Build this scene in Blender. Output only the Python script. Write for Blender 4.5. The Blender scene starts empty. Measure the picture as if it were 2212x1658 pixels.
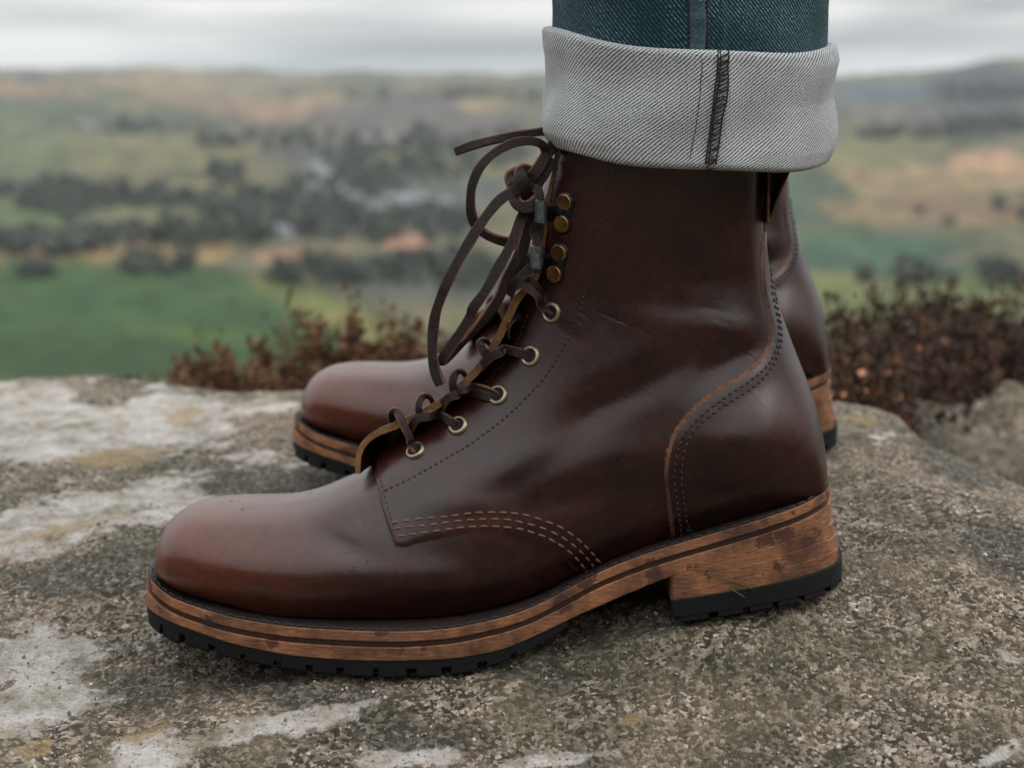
import bpy, math, random
import numpy as np
from mathutils import Vector, Matrix
from mathutils.geometry import delaunay_2d_cdt

random.seed(7)
rng = np.random.default_rng(7)
S = bpy.context.scene
COL = S.collection

# ------------------------------------------------------------------ camera, sky, sun, exposure
CAMY, CAMZ, FPX = -0.85, 0.27, 4086.5          # camera 85 cm from the near boot, 27 cm above the rock
cam = bpy.data.cameras.new('camera')
cam_o = bpy.data.objects.new('camera', cam)
COL.objects.link(cam_o)
cam_o.location = (0, CAMY, CAMZ)
cam_o.rotation_euler = (math.radians(90), 0, 0)
cam.sensor_width = 36
cam.lens = FPX / 2212 * 36
cam.shift_y = -(829 - 165) / 2212
cam.clip_start = 0.02
cam.clip_end = 60000
cam.dof.use_dof = True
cam.dof.focus_distance = 0.80
cam.dof.aperture_fstop = 10.5
cam.dof.aperture_blades = 0
S.camera = cam_o

SUN_EL, SUN_AZ = math.radians(46), math.radians(98)     # azimuth measured from +Y towards +X
world = bpy.data.worlds.new('World')
S.world = world
world.use_nodes = True
wn, wl = world.node_tree.nodes, world.node_tree.links
wn.clear()
w_out = wn.new('ShaderNodeOutputWorld')
sky = wn.new('ShaderNodeTexSky')
sky.sky_type = 'NISHITA'
sky.sun_disc = False
sky.sun_elevation = SUN_EL
sky.sun_rotation = SUN_AZ
bg1 = wn.new('ShaderNodeBackground')
bg1.inputs['Strength'].default_value = 0.1
wl.new(sky.outputs[0], bg1.inputs['Color'])
tc = wn.new('ShaderNodeTexCoord')
mp = wn.new('ShaderNodeMapping')
mp.inputs['Scale'].default_value = (1.7, 1.7, 26.0)
wl.new(tc.outputs['Generated'], mp.inputs['Vector'])
cn = wn.new('ShaderNodeTexNoise')
cn.inputs['Scale'].default_value = 1.6
cn.inputs['Detail'].default_value = 5
cn.inputs['Distortion'].default_value = 0.4
wl.new(mp.outputs[0], cn.inputs['Vector'])
cr_ = wn.new('ShaderNodeValToRGB')
cr_.color_ramp.elements[0].position = 0.36
cr_.color_ramp.elements[0].color = (0.37, 0.395, 0.41, 1)
cr_.color_ramp.elements[1].position = 0.62
cr_.color_ramp.elements[1].color = (0.96, 0.96, 0.94, 1)
e = cr_.color_ramp.elements.new(0.5)
e.color = (0.66, 0.68, 0.685, 1)
wl.new(cn.outputs['Fac'], cr_.inputs[0])
sepz = wn.new('ShaderNodeSeparateXYZ')
wl.new(tc.outputs['Generated'], sepz.inputs[0])
zen = wn.new('ShaderNodeMapRange')             # an overcast dome is brighter overhead than at the horizon
zen.inputs['From Min'].default_value = 0.0
zen.inputs['From Max'].default_value = 1.0
zen.inputs['To Min'].default_value = 1.0
zen.inputs['To Max'].default_value = 3.3
wl.new(sepz.outputs['Z'], zen.inputs['Value'])
bg2 = wn.new('ShaderNodeBackground')
wl.new(cr_.outputs[0], bg2.inputs['Color'])
wl.new(zen.outputs[0], bg2.inputs['Strength'])
mixw = wn.new('ShaderNodeMixShader')
mixw.inputs[0].default_value = 0.93
wl.new(bg1.outputs[0], mixw.inputs[1])
wl.new(bg2.outputs[0], mixw.inputs[2])
wl.new(mixw.outputs[0], w_out.inputs['Surface'])

sun = bpy.data.lights.new('sun', 'SUN')
sun.energy = 1.3
sun.angle = math.radians(28)
sun.color = (1.0, 0.96, 0.9)
sun_o = bpy.data.objects.new('sun', sun)
COL.objects.link(sun_o)
sd = Vector((math.sin(SUN_AZ) * math.cos(SUN_EL), math.cos(SUN_AZ) * math.cos(SUN_EL), math.sin(SUN_EL)))
sun_o.rotation_euler = (-sd).to_track_quat('-Z', 'Y').to_euler()
sun_o.location = (2, 3, 5)

S.view_settings.view_transform = 'Standard'
S.view_settings.look = 'None'
S.view_settings.exposure = 0.0
S.view_settings.gamma = 1.0
S.view_settings.use_curve_mapping = False
S.render.engine = 'CYCLES'
S.cycles.use_denoising = True
S.cycles.max_bounces = 6
S.cycles.volume_bounces = 0
S.cycles.caustics_reflective = False
S.cycles.caustics_refractive = False

# ------------------------------------------------------------------ helpers
def at(px, py, Y):
    """a point on the plane Y, from where it is seen in the photograph"""
    d = Y - CAMY
    return np.array([(px - 1106) * d / FPX, Y, CAMZ - (py - 165) * d / FPX])

def seen(p):
    p = np.asarray(p, float)
    d = p[..., 1] - CAMY
    return 1106 + p[..., 0] / d * FPX, 165 + (CAMZ - p[..., 2]) / d * FPX

def crom(pts, n):
    """Catmull-Rom through pts, n samples, uniform in the parameter"""
    P = np.asarray(pts, float)
    P = np.vstack([2 * P[0] - P[1], P, 2 * P[-1] - P[-2]])
    t = np.linspace(0, len(P) - 3, n)
    i = np.minimum(t.astype(int), len(P) - 4)
    f = (t - i)[:, None]
    a, b, c, d = P[i], P[i + 1], P[i + 2], P[i + 3]
    return 0.5 * (2 * b + (c - a) * f + (2 * a - 5 * b + 4 * c - d) * f ** 2 + (3 * b - a - 3 * c + d) * f ** 3)

def resample(P, step, closed=False):
    P = np.asarray(P, float)
    if closed:
        P = np.vstack([P, P[:1]])
    L = np.concatenate([[0], np.cumsum(np.linalg.norm(np.diff(P, axis=0), axis=1))])
    n = max(2, int(round(L[-1] / step)) + 1)
    s = np.linspace(0, L[-1], n)
    R = np.stack([np.interp(s, L, P[:, k]) for k in range(P.shape[1])], 1)
    return R[:-1] if closed else R

def mk(name, verts, faces, mats, parent=None, idx=None, smooth=True, base=None, uv=None, **props):
    me = bpy.data.meshes.new(name)
    v = np.asarray(verts, float)
    if base is not None:
        v = v - np.asarray(base)
    if isinstance(faces, np.ndarray):
        nf, k = faces.shape
        me.vertices.add(len(v)); me.vertices.foreach_set('co', v.astype(np.float32).ravel())
        me.loops.add(nf * k); me.loops.foreach_set('vertex_index', faces.astype(np.int32).ravel())
        me.polygons.add(nf)
        me.polygons.foreach_set('loop_start', np.arange(0, nf * k, k, dtype=np.int32))
        me.polygons.foreach_set('loop_total', np.full(nf, k, dtype=np.int32))
        me.update(calc_edges=True)
        me.validate()
    else:
        me.from_pydata([tuple(p) for p in v], [], faces)
    if not isinstance(mats, (list, tuple)):
        mats = [mats]
    for m in mats:
        me.materials.append(m)
    if idx is not None:
        me.polygons.foreach_set('material_index', np.asarray(idx, dtype=np.int32))
    if smooth:
        me.polygons.foreach_set('use_smooth', np.ones(len(me.polygons), dtype=bool))
    if uv is not None:
        ul = me.uv_layers.new(name='UVMap')
        li = np.zeros(len(me.loops), dtype=np.int32)
        me.loops.foreach_get('vertex_index', li)
        ul.data.foreach_set('uv', np.asarray(uv, dtype=np.float32)[li].ravel())
    o = bpy.data.objects.new(name, me)
    COL.objects.link(o)
    o.parent = parent
    for k_, val in props.items():
        o[k_] = val
    return o

def empty(name, loc, label, cat, group=None):
    o = bpy.data.objects.new(name, None)
    o.empty_display_size = 0.02
    COL.objects.link(o)
    o.location = loc
    o['label'] = label
    o['category'] = cat
    if group:
        o['group'] = group
    return o

def grid_faces(nu, nv, close=False):
    i, j = np.meshgrid(np.arange(nu - 1), np.arange(nv if close else nv - 1), indexing='ij')
    i, j = i.ravel(), j.ravel()
    jn = (j + 1) % nv
    return np.stack([i * nv + j, i * nv + jn, (i + 1) * nv + jn, (i + 1) * nv + j], 1)

def perlin(x, y, seed=0):
    r = np.random.default_rng(seed)
    perm = r.permutation(256)
    perm = np.concatenate([perm, perm])
    g = r.uniform(0, 2 * math.pi, 256)
    gx, gy = np.cos(g), np.sin(g)
    xi, yi = np.floor(x).astype(int), np.floor(y).astype(int)
    xf, yf = x - xi, y - yi
    xi &= 255; yi &= 255
    def dot(ix, iy, fx, fy):
        h = perm[(perm[ix & 255] + iy) & 255]
        return gx[h] * fx + gy[h] * fy
    u = xf ** 3 * (xf * (xf * 6 - 15) + 10); v = yf ** 3 * (yf * (yf * 6 - 15) + 10)
    a = dot(xi, yi, xf, yf); b = dot(xi + 1, yi, xf - 1, yf)
    c = dot(xi, yi + 1, xf, yf - 1); d = dot(xi + 1, yi + 1, xf - 1, yf - 1)
    return 1.5 * ((a + (b - a) * u) + ((c + (d - c) * u) - (a + (b - a) * u)) * v)

def fbm(x, y, oct=4, seed=0, gain=0.5):
    s = 0; a = 1
    for k in range(oct):
        s = s + a * perlin(x * 2 ** k + 13.7 * k, y * 2 ** k - 7.1 * k, seed + k)
        a *= gain
    return s

# ------------------------------------------------------------------ materials
def mat(name):
    m = bpy.data.materials.new(name)
    m.use_nodes = True
    nt = m.node_tree
    return m, nt.nodes, nt.links, nt.nodes['Principled BSDF']

def N(nodes, typ, **kw):
    n = nodes.new('ShaderNode' + typ)
    for k, v in kw.items():
        if k in n.inputs:
            n.inputs[k].default_value = v
        else:
            setattr(n, k, v)
    return n

def ramp(nodes, stops):
    r = nodes.new('ShaderNodeValToRGB')
    el = r.color_ramp.elements
    while len(el) < len(stops):
        el.new(0.5)
    for e_, (p, c) in zip(el, stops):
        e_.position = p
        e_.color = (c[0], c[1], c[2], 1) if not isinstance(c, (int, float)) else (c, c, c, 1)
    return r

def vmath(nodes, links, a, b, op='MULTIPLY'):
    n = nodes.new('ShaderNodeMath'); n.operation = op
    for k, q in enumerate((a, b)):
        if q is None: continue
        if isinstance(q, (int, float)): n.inputs[k].default_value = q
        else: links.new(q, n.inputs[k])
    return n.outputs[0]

def mixc(nodes, links, fac, a, b, mode='MIX'):
    n = nodes.new('ShaderNodeMix'); n.data_type = 'RGBA'; n.blend_type = mode
    ins = [n.inputs[0], n.inputs[6], n.inputs[7]]
    for s_, q in zip(ins, (fac, a, b)):
        if isinstance(q, (int, float)): s_.default_value = q
        elif isinstance(q, tuple): s_.default_value = (*q, 1)
        else: links.new(q, s_)
    return n.outputs[2]

def leather(name, dark, light, rough=0.36, coat=0.12, pull=None, bump=0.12):
    m, n, l, b = mat(name)
    t = N(n, 'TexCoord')
    n1 = N(n, 'TexNoise', Scale=30.0, Detail=6.0, Roughness=0.65)
    n2 = N(n, 'TexNoise', Scale=240.0, Detail=3.0, Roughness=0.65)
    n3 = N(n, 'TexNoise', Scale=1500.0, Detail=2.0)
    v = N(n, 'TexVoronoi', Scale=1900.0)
    for q in (n1, n2, n3, v): l.new(t.outputs['Object'], q.inputs['Vector'])
    r1 = ramp(n, [(0.35, dark), (0.7, light)])
    l.new(n1.outputs['Fac'], r1.inputs[0])
    c = r1.outputs[0]
    if pull:       # the toe is a redder, lighter pull-up brown
        sp = N(n, 'SeparateXYZ'); l.new(t.outputs['Object'], sp.inputs[0])
        mr = N(n, 'MapRange'); mr.interpolation_type = 'SMOOTHSTEP'
        mr.inputs['From Min'].default_value = -0.155; mr.inputs['From Max'].default_value = -0.045
        mr.inputs['To Min'].default_value = 1.0; mr.inputs['To Max'].default_value = 0.0
        l.new(sp.outputs['X'], mr.inputs['Value'])
        c = mixc(n, l, mr.outputs[0], c, pull)
    fr = ramp(n, [(0.3, 0.72), (0.7, 1.22)])
    l.new(n2.outputs['Fac'], fr.inputs[0])
    c = mixc(n, l, 1.0, c, fr.outputs[0], 'MULTIPLY')
    l.new(c, b.inputs['Base Color'])
    rr = ramp(n, [(0.3, rough - 0.06), (0.7, rough + 0.08)])
    l.new(n1.outputs['Fac'], rr.inputs[0])
    l.new(rr.outputs[0], b.inputs['Roughness'])
    b.inputs['Coat Weight'].default_value = coat
    b.inputs['Coat Roughness'].default_value = 0.28
    b.inputs['Specular IOR Level'].default_value = 0.45
    add = vmath(n, l, n2.outputs['Fac'], n3.outputs['Fac'], 'ADD')
    add = vmath(n, l, add, vmath(n, l, v.outputs['Distance'], 0.5), 'ADD')
    bp = N(n, 'Bump', Strength=bump, Distance=0.0006)
    l.new(add, bp.inputs['Height'])
    l.new(bp.outputs[0], b.inputs['Normal'])
    return m

M = {}
M['leather'] = leather('brown_leather', (0.0105, 0.0026, 0.0018), (0.036, 0.0080, 0.0044), rough=0.315, coat=0.14, pull=(0.098, 0.0235, 0.0120))
M['leather_dark'] = leather('dark_lace_leather', (0.010, 0.0062, 0.0055), (0.030, 0.0155, 0.0125), rough=0.6, coat=0.0, bump=0.8)
M['lace_edge'] = leather('lace_cut_edge', (0.09, 0.036, 0.026), (0.24, 0.11, 0.08), rough=0.9, coat=0.0, bump=0.9)
M['raw_edge'] = leather('raw_leather_edge', (0.065, 0.026, 0.014), (0.21, 0.092, 0.046), rough=0.8, coat=0.0, bump=0.8)
M['tongue'] = leather('tongue_cut_edge', (0.15, 0.075, 0.03), (0.27, 0.14, 0.055), rough=0.85, coat=0.0, bump=0.9)

def sole_leather():
    m, n, l, b = mat('stacked_sole_leather')
    t = N(n, 'TexCoord')
    mp_ = N(n, 'Mapping'); mp_.inputs['Scale'].default_value = (160, 160, 1100)
    mp_.inputs['Rotation'].default_value = (0, math.radians(8), 0)
    l.new(t.outputs['Object'], mp_.inputs['Vector'])
    st = N(n, 'TexNoise', Scale=1.0, Detail=5.0, Roughness=0.7)
    l.new(mp_.outputs[0], st.inputs['Vector'])
    big = N(n, 'TexNoise', Scale=45.0, Detail=4.0, Roughness=0.6)
    l.new(t.outputs['Object'], big.inputs['Vector'])
    r = ramp(n, [(0.25, (0.11, 0.040, 0.018)), (0.5, (0.23, 0.092, 0.040)), (0.75, (0.38, 0.175, 0.082))])
    l.new(st.outputs['Fac'], r.inputs[0])
    r2 = ramp(n, [(0.38, 0.38), (0.58, 1.12)])
    l.new(big.outputs['Fac'], r2.inputs[0])
    c = mixc(n, l, 1.0, r.outputs[0], r2.outputs[0], 'MULTIPLY')
    # wet drops soaked in
    vo = N(n, 'TexVoronoi', Scale=105.0); vo.inputs['Randomness'].default_value = 1.0
    nz = N(n, 'TexNoise', Scale=230.0, Detail=5.0, Roughness=0.7)
    l.new(t.outputs['Object'], nz.inputs['Vector'])
    vm = N(n, 'VectorMath'); vm.operation = 'MULTIPLY_ADD'
    l.new(nz.outputs['Color'], vm.inputs[0]); vm.inputs[1].default_value = (0.011,) * 3
    l.new(t.outputs['Object'], vm.inputs[2])
    l.new(vm.outputs[0], vo.inputs['Vector'])
    sz = N(n, 'SeparateColor'); l.new(vo.outputs['Color'], sz.inputs[0])
    thr = vmath(n, l, vmath(n, l, sz.outputs[0], 0.62), 0.10, 'SUBTRACT')
    less = N(n, 'MapRange'); 
    dif = vmath(n, l, thr, vo.outputs['Distance'], 'SUBTRACT')
    less.inputs['From Min'].default_value = 0.0; less.inputs['From Max'].default_value = 0.035
    l.new(dif, less.inputs['Value'])
    c = mixc(n, l, vmath(n, l, less.outputs[0], 0.88), c, (0.055, 0.016, 0.010))
    l.new(c, b.inputs['Base Color'])
    b.inputs['Roughness'].default_value = 0.62
    bp = N(n, 'Bump', Strength=0.5, Distance=0.0006)
    l.new(st.outputs['Fac'], bp.inputs['Height'])
    l.new(bp.outputs[0], b.inputs['Normal'])
    return m
M['sole'] = sole_leather()

def plain(name, col, rough=0.5, metal=0.0, var=0.25, scale=300.0, bump=0.2, dist=0.0004, spec=0.5):
    m, n, l, b = mat(name)
    t = N(n, 'TexCoord')
    nz = N(n, 'TexNoise', Scale=scale, Detail=4.0, Roughness=0.65)
    l.new(t.outputs['Object'], nz.inputs['Vector'])
    lo = tuple(q * (1 - var) for q in col); hi = tuple(min(1, q * (1 + var)) for q in col)
    r = ramp(n, [(0.3, lo), (0.7, hi)])
    l.new(nz.outputs['Fac'], r.inputs[0]); l.new(r.outputs[0], b.inputs['Base Color'])
    b.inputs['Roughness'].default_value = rough; b.inputs['Metallic'].default_value = metal
    b.inputs['Specular IOR Level'].default_value = spec
    bp = N(n, 'Bump', Strength=bump, Distance=dist)
    l.new(nz.outputs['Fac'], bp.inputs['Height']); l.new(bp.outputs[0], b.inputs['Normal'])
    return m
M['rubber'] = plain('black_rubber', (0.005, 0.0055, 0.006), 0.75, var=0.5, scale=500, bump=0.4, spec=0.25)
M['groove'] = plain('dark_groove', (0.035, 0.014, 0.010), 0.6)
M['brass'] = plain('antique_brass', (0.30, 0.165, 0.07), 0.34, 1.0, 0.35, 350, 0.25)
M['nickel'] = plain('aged_nickel_brass', (0.32, 0.27, 0.19), 0.42, 1.0, 0.4, 420, 0.4)
M['hookmetal'] = plain('worn_steel', (0.17, 0.20, 0.215), 0.38, 1.0, 0.45, 500, 0.3)
M['platemetal'] = plain('dark_steel_plate', (0.03, 0.036, 0.042), 0.4, 1.0, 0.4, 400, 0.3)
M['hole'] = plain('dark_hole', (0.006, 0.005, 0.005), 0.9)
M['thread_tan'] = plain('rust_thread', (0.165, 0.066, 0.042), 0.75, var=0.3, scale=1800, bump=0.6)
M['thread_dark'] = plain('dark_thread', (0.014, 0.009, 0.0085), 0.55, var=0.5, scale=1500)
M['thread_black'] = plain('black_thread', (0.016, 0.014, 0.014), 0.8, var=0.5, scale=1500)
M['needle'] = plain('dry_grass', (0.045, 0.034, 0.022), 0.8)
M['needle_green'] = plain('green_grass_bit', (0.04, 0.058, 0.022), 0.7)

def cloth(name, inside):
    """diagonal twill from the mesh's own UV (metres round and up the leg)"""
    m, n, l, b = mat(name)
    uvn = N(n, 'TexCoord')
    nz = N(n, 'TexNoise', Scale=90.0 if inside else 60.0, Detail=2.0)
    l.new(uvn.outputs['UV'], nz.inputs['Vector'])
    vm = N(n, 'VectorMath'); vm.operation = 'MULTIPLY_ADD'
    l.new(nz.outputs['Color'], vm.inputs[0]); vm.inputs[1].default_value = (0.0011 if inside else 0.0006,) * 3
    l.new(uvn.outputs['UV'], vm.inputs[2])
    sp = N(n, 'SeparateXYZ'); l.new(vm.outputs[0], sp.inputs[0])
    ang = math.radians(43 if inside else 50)
    per = 0.00132 if inside else 0.00145
    a = vmath(n, l, sp.outputs['X'], math.sin(ang) / per)
    c = vmath(n, l, sp.outputs['Y'], math.cos(ang) / per)
    p = vmath(n, l, a, c, 'ADD')
    w = vmath(n, l, vmath(n, l, p, 2 * math.pi), None, 'SINE')
    a2 = vmath(n, l, sp.outputs['X'], math.cos(ang) / (per * 0.62))
    c2 = vmath(n, l, sp.outputs['Y'], math.sin(ang) / (per * 0.62))
    q = vmath(n, l, vmath(n, l, vmath(n, l, a2, c2, 'SUBTRACT'), p, 'ADD'), 2 * math.pi)
    w2 = vmath(n, l, q, None, 'SINE')
    h = vmath(n, l, w, vmath(n, l, w2, 0.5), 'ADD')
    fine = N(n, 'TexNoise', Scale=1400.0 if inside else 800.0, Detail=3.0, Roughness=0.7)
    l.new(uvn.outputs['UV'], fine.inputs['Vector'])
    h = vmath(n, l, h, vmath(n, l, vmath(n, l, fine.outputs['Fac'], 0.5, 'SUBTRACT'), 4.6 if inside else 5.0), 'ADD')
    mr = N(n, 'MapRange')
    l.new(h, mr.inputs['Value'])
    if inside:
        mr.inputs['From Min'].default_value = -0.95; mr.inputs['From Max'].default_value = 0.5
        col = mixc(n, l, mr.outputs[0], (0.018, 0.028, 0.034), (0.73, 0.745, 0.775))
        wear = N(n, 'TexNoise', Scale=60.0, Detail=3.0)
        l.new(uvn.outputs['UV'], wear.inputs['Vector'])
        wr = ramp(n, [(0.3, 0.85), (0.7, 1.1)]); l.new(wear.outputs['Fac'], wr.inputs[0])
        col = mixc(n, l, 1.0, col, wr.outputs[0], 'MULTIPLY')
    else:
        mr.inputs['From Min'].default_value = 0.45; mr.inputs['From Max'].default_value = 1.7
        wear = N(n, 'TexNoise', Scale=45.0, Detail=3.0)
        l.new(uvn.outputs['UV'], wear.inputs['Vector'])
        wr = ramp(n, [(0.35, 0.25), (0.68, 1.0)]); l.new(wear.outputs['Fac'], wr.inputs[0])
        f = vmath(n, l, mr.outputs[0], wr.outputs[0])
        col = mixc(n, l, f, (0.009, 0.036, 0.050), (0.26, 0.44, 0.50))
    l.new(col, b.inputs['Base Color'])
    b.inputs['Roughness'].default_value = 0.95
    b.inputs['Specular IOR Level'].default_value = 0.15
    b.inputs['Sheen Weight'].default_value = 0.25 if inside else 0.08
    bp = N(n, 'Bump', Strength=0.7, Distance=0.0004)
    l.new(h, bp.inputs['Height']); l.new(bp.outputs[0], b.inputs['Normal'])
    return m
M['denim'] = cloth('indigo_denim', False)
M['cuff'] = cloth('pale_denim_reverse', True)

# ================================================================== THE ROCK LEDGE
ctrl = []
def cp(px, py, Y):
    ctrl.append(tuple(at(px, py, Y)))
for a in [(0, 1658, -.115), (550, 1658, -.11), (1100, 1658, -.105), (1650, 1658, -.105), (2212, 1658, -.11),
          (0, 820, .6), (200, 806, .63), (350, 834, .56), (500, 853, .52), (650, 848, .5),
          (1800, 866, .48), (1950, 886, .42), (2211, 1045, .25)]:
    cp(*a)
ctrl += [(-.155, -.04, .006), (-.10, -.03, .0125), (-.05, -.03, .0160), (-.01, -.03, .0180), (-.05, .03, .0155), (0.03, -.03, .021), (.065, -.03, .0315), (.10, -.03, .0365), (.14, 0, .0445),
         (.07, .035, .040), (.04, .06, .046), (.0, .06, .034), (-.05, .07, .026), (.08, .07, .050), (.20, 0, .046),  # hidden rise behind the arch, added to block light under the sole
         (-.03, .235, .0405), (-.08, .235, .037), (.10, .235, .056), (.17, .235, .0615), (.05, .235, .048),
         (-.35, 0, .002), (.33, 0, .030), (-.3, .3, .033), (.0, .5, .046), (-.6, .2, 0), (-.6, .7, .03), (.6, .1, -.03), (.5, -.3, -.05), (-.5, -.3, -.04), (0, -.3, -.05),
         (0, -.8, -.12), (1.5, -.8, -.3), (-1.5, -.8, -.15), (1.5, .5, -.3), (-1.5, .6, -.02), (0, -1.6, -.2), (-2.6, -.4, -.2), (2.6, -.4, -.4)]
ctrl = np.array(ctrl)
def _tps(P, z):
    d = np.linalg.norm(P[:, None] - P[None], axis=2)
    K = np.sqrt(d ** 2 + 0.02 ** 2)
    n = len(P)
    A = np.zeros((n + 3, n + 3)); A[:n, :n] = K; A[:n, n] = 1; A[:n, n + 1:] = P; A[n, :n] = 1; A[n + 1:, :n] = P.T
    return np.linalg.solve(A, np.concatenate([z, [0, 0, 0]]))
_w = _tps(ctrl[:, :2], ctrl[:, 2])
edge = np.array([(-3, .9), (-1.4, .75), (-.7, .68), (-.4, .64), (-.31, .66), (-.26, .6), (-.2, .56), (-.1, .54), (0, .56), (.14, .55), (.22, .51), (.265, .44), (.295, .3),
                 (.345, .16), (.46, .05), (.7, -.15), (1.2, -.5), (2.4, -1.6), (2.4, -2.6), (-3, -2.6)])
def edge_dist(x, y):
    """signed distance to the rim of the ledge, positive outside"""
    d = np.full(x.shape, 1e9); inside = np.zeros(x.shape, bool)
    n = len(edge)
    for i in range(n):
        a, b = edge[i], edge[(i + 1) % n]
        e_ = b - a; t = np.clip(((x - a[0]) * e_[0] + (y - a[1]) * e_[1]) / (e_ @ e_), 0, 1)
        d = np.minimum(d, np.hypot(x - a[0] - t * e_[0], y - a[1] - t * e_[1]))
        c = ((a[1] > y) != (b[1] > y)) & (x < (b[0] - a[0]) * (y - a[1]) / (b[1] - a[1] + 1e-12) + a[0])
        inside ^= c
    return np.where(inside, -d, d)
def rock_base(x, y):
    x = np.asarray(x, float); y = np.asarray(y, float)
    s = np.full(x.shape, _w[-3]) + _w[-2] * x + _w[-1] * y
    for k in range(len(ctrl)):
        s = s + _w[k] * np.sqrt((x - ctrl[k, 0]) ** 2 + (y - ctrl[k, 1]) ** 2 + 0.02 ** 2)
    return s
def rock_h(x, y):
    z = rock_base(x, y)
    e_ = edge_dist(x + .02 * perlin(x * 9, y * 9, 3), y + .02 * perlin(x * 9 + 5, y * 9, 4))
    o = np.maximum(e_ + 0.03, 0)
    z = z - 0.62 * (1 - np.exp(-(o / 0.16) ** 1.8))
    near = np.exp(-((np.hypot(x * .8, y)) / 1.0) ** 2)
    z = z + 0.0035 * fbm(x * 7, y * 7, 3, 11) + 0.0019 * fbm(x * 30, y * 44, 4, 21, .55)
    z = z + 0.0011 * fbm(x * 150, y * 170, 4, 31, .6) * np.clip(1.4 - np.hypot(x, y) * 1.2, 0, 1)
    z = z + 0.012 * np.clip(np.hypot(x, y) - .8, 0, 2) * fbm(x * 3, y * 3, 3, 41)
    return z

def axis(fine0, fine1, step, lo, hi, grow):
    a = list(np.arange(fine0, fine1 + 1e-9, step))
    s = step; q = a[-1]
    while q < hi:
        s = min(s * grow, .12); q += s; a.append(q)
    s = step; q = a[0]
    while q > lo:
        s = min(s * grow, .12); q -= s; a.insert(0, q)
    return np.array(a)
gx = axis(-.22, .22, .0011, -3.0, 2.5, 1.012)
gy = axis(-.13, .06, .0011, -2.6, 1.5, 1.013)
GX, GY = np.meshgrid(gx, gy, indexing='ij')
GZ = rock_h(GX, GY)
rv = np.stack([GX.ravel(), GY.ravel(), GZ.ravel()], 1)
rpx, rpy = seen(rv)

def blob(px, py, cx, cy, rx, ry, ang=0):
    a = math.radians(ang); c, s = math.cos(a), math.sin(a)
    dx, dy = px - cx, py - cy
    u = (dx * c + dy * s) / rx; v = (-dx * s + dy * c) / ry
    return 1 - np.sqrt(u * u + v * v)
# pale lichen: where it sits on the stone (kept with the stone as a vertex attribute)
LICH = [(60, 900, 260, 80, 0), (330, 930, 170, 55, 0), (150, 1110, 240, 60, -10), (30, 1180, 120, 30, 0), (40, 880, 190, 62, 0), (300, 905, 220, 62, -6), (430, 880, 75, 36, 8), (90, 960, 240, 42, -4), (110, 850, 60, 30, 0), (250, 1085, 230, 38, -14), (390, 1085, 85, 42, -10),
        (130, 1130, 190, 30, -12), (575, 878, 78, 18, -8), (535, 988, 62, 11, -8), (625, 1008, 34, 8, -8), (440, 925, 46, 18, -10),
        (70, 1430, 175, 78, 0), (60, 1530, 190, 60, -12), (330, 1620, 130, 40, -12), (560, 1575, 210, 26, -13), (700, 1530, 120, 16, -14),
        (620, 1420, 75, 30, 0), (860, 1640, 130, 22, -8), (1180, 1640, 160, 16, -6),
        (2190, 1420, 32, 9, 25), (1900, 945, 34, 8, 8), (2160, 1630, 60, 20, -30)]
HOLES = [(235, 842, 75, 26, -10), (60, 1045, 70, 16, 4), (230, 1040, 150, 9, -8), (330, 1012, 60, 7, -8), (170, 1568, 110, 8, -14), (90, 1615, 60, 14, 0)]
L = np.full(len(rv), -1.0)
_wx = fbm(rv[:, 0] * 22, rv[:, 1] * 22, 4, 101, .6) * 26; _wy = fbm(rv[:, 0] * 22 + 9, rv[:, 1] * 22, 4, 111, .6) * 13
rpx, rpy = rpx + _wx, rpy + _wy
for a in LICH: L = np.maximum(L, blob(rpx, rpy, *a))
for a in HOLES: L = np.minimum(L, -1.3 * blob(rpx, rpy, *a))
OCH = np.full(len(rv), -1.0)
for a in [(395, 900, 52, 22, -12), (75, 1618, 60, 16, -20), (250, 985, 120, 24, -5), (300, 1590, 60, 10, -20), (150, 1140, 160, 16, -12), (1360, 1555, 25, 16, 0), (1860, 905, 40, 10, 10)]:
    OCH = np.maximum(OCH, blob(rpx, rpy, *a))
GROWTH_SHADE = np.full(len(rv), -1.0)  # dark growth; patches below the near sole paint in its contact shadow
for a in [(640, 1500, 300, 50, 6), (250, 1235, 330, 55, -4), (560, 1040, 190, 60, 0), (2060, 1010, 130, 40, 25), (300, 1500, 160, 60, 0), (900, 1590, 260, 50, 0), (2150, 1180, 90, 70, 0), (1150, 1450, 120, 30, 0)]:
    GROWTH_SHADE = np.maximum(GROWTH_SHADE, blob(rpx, rpy, *a))

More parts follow.
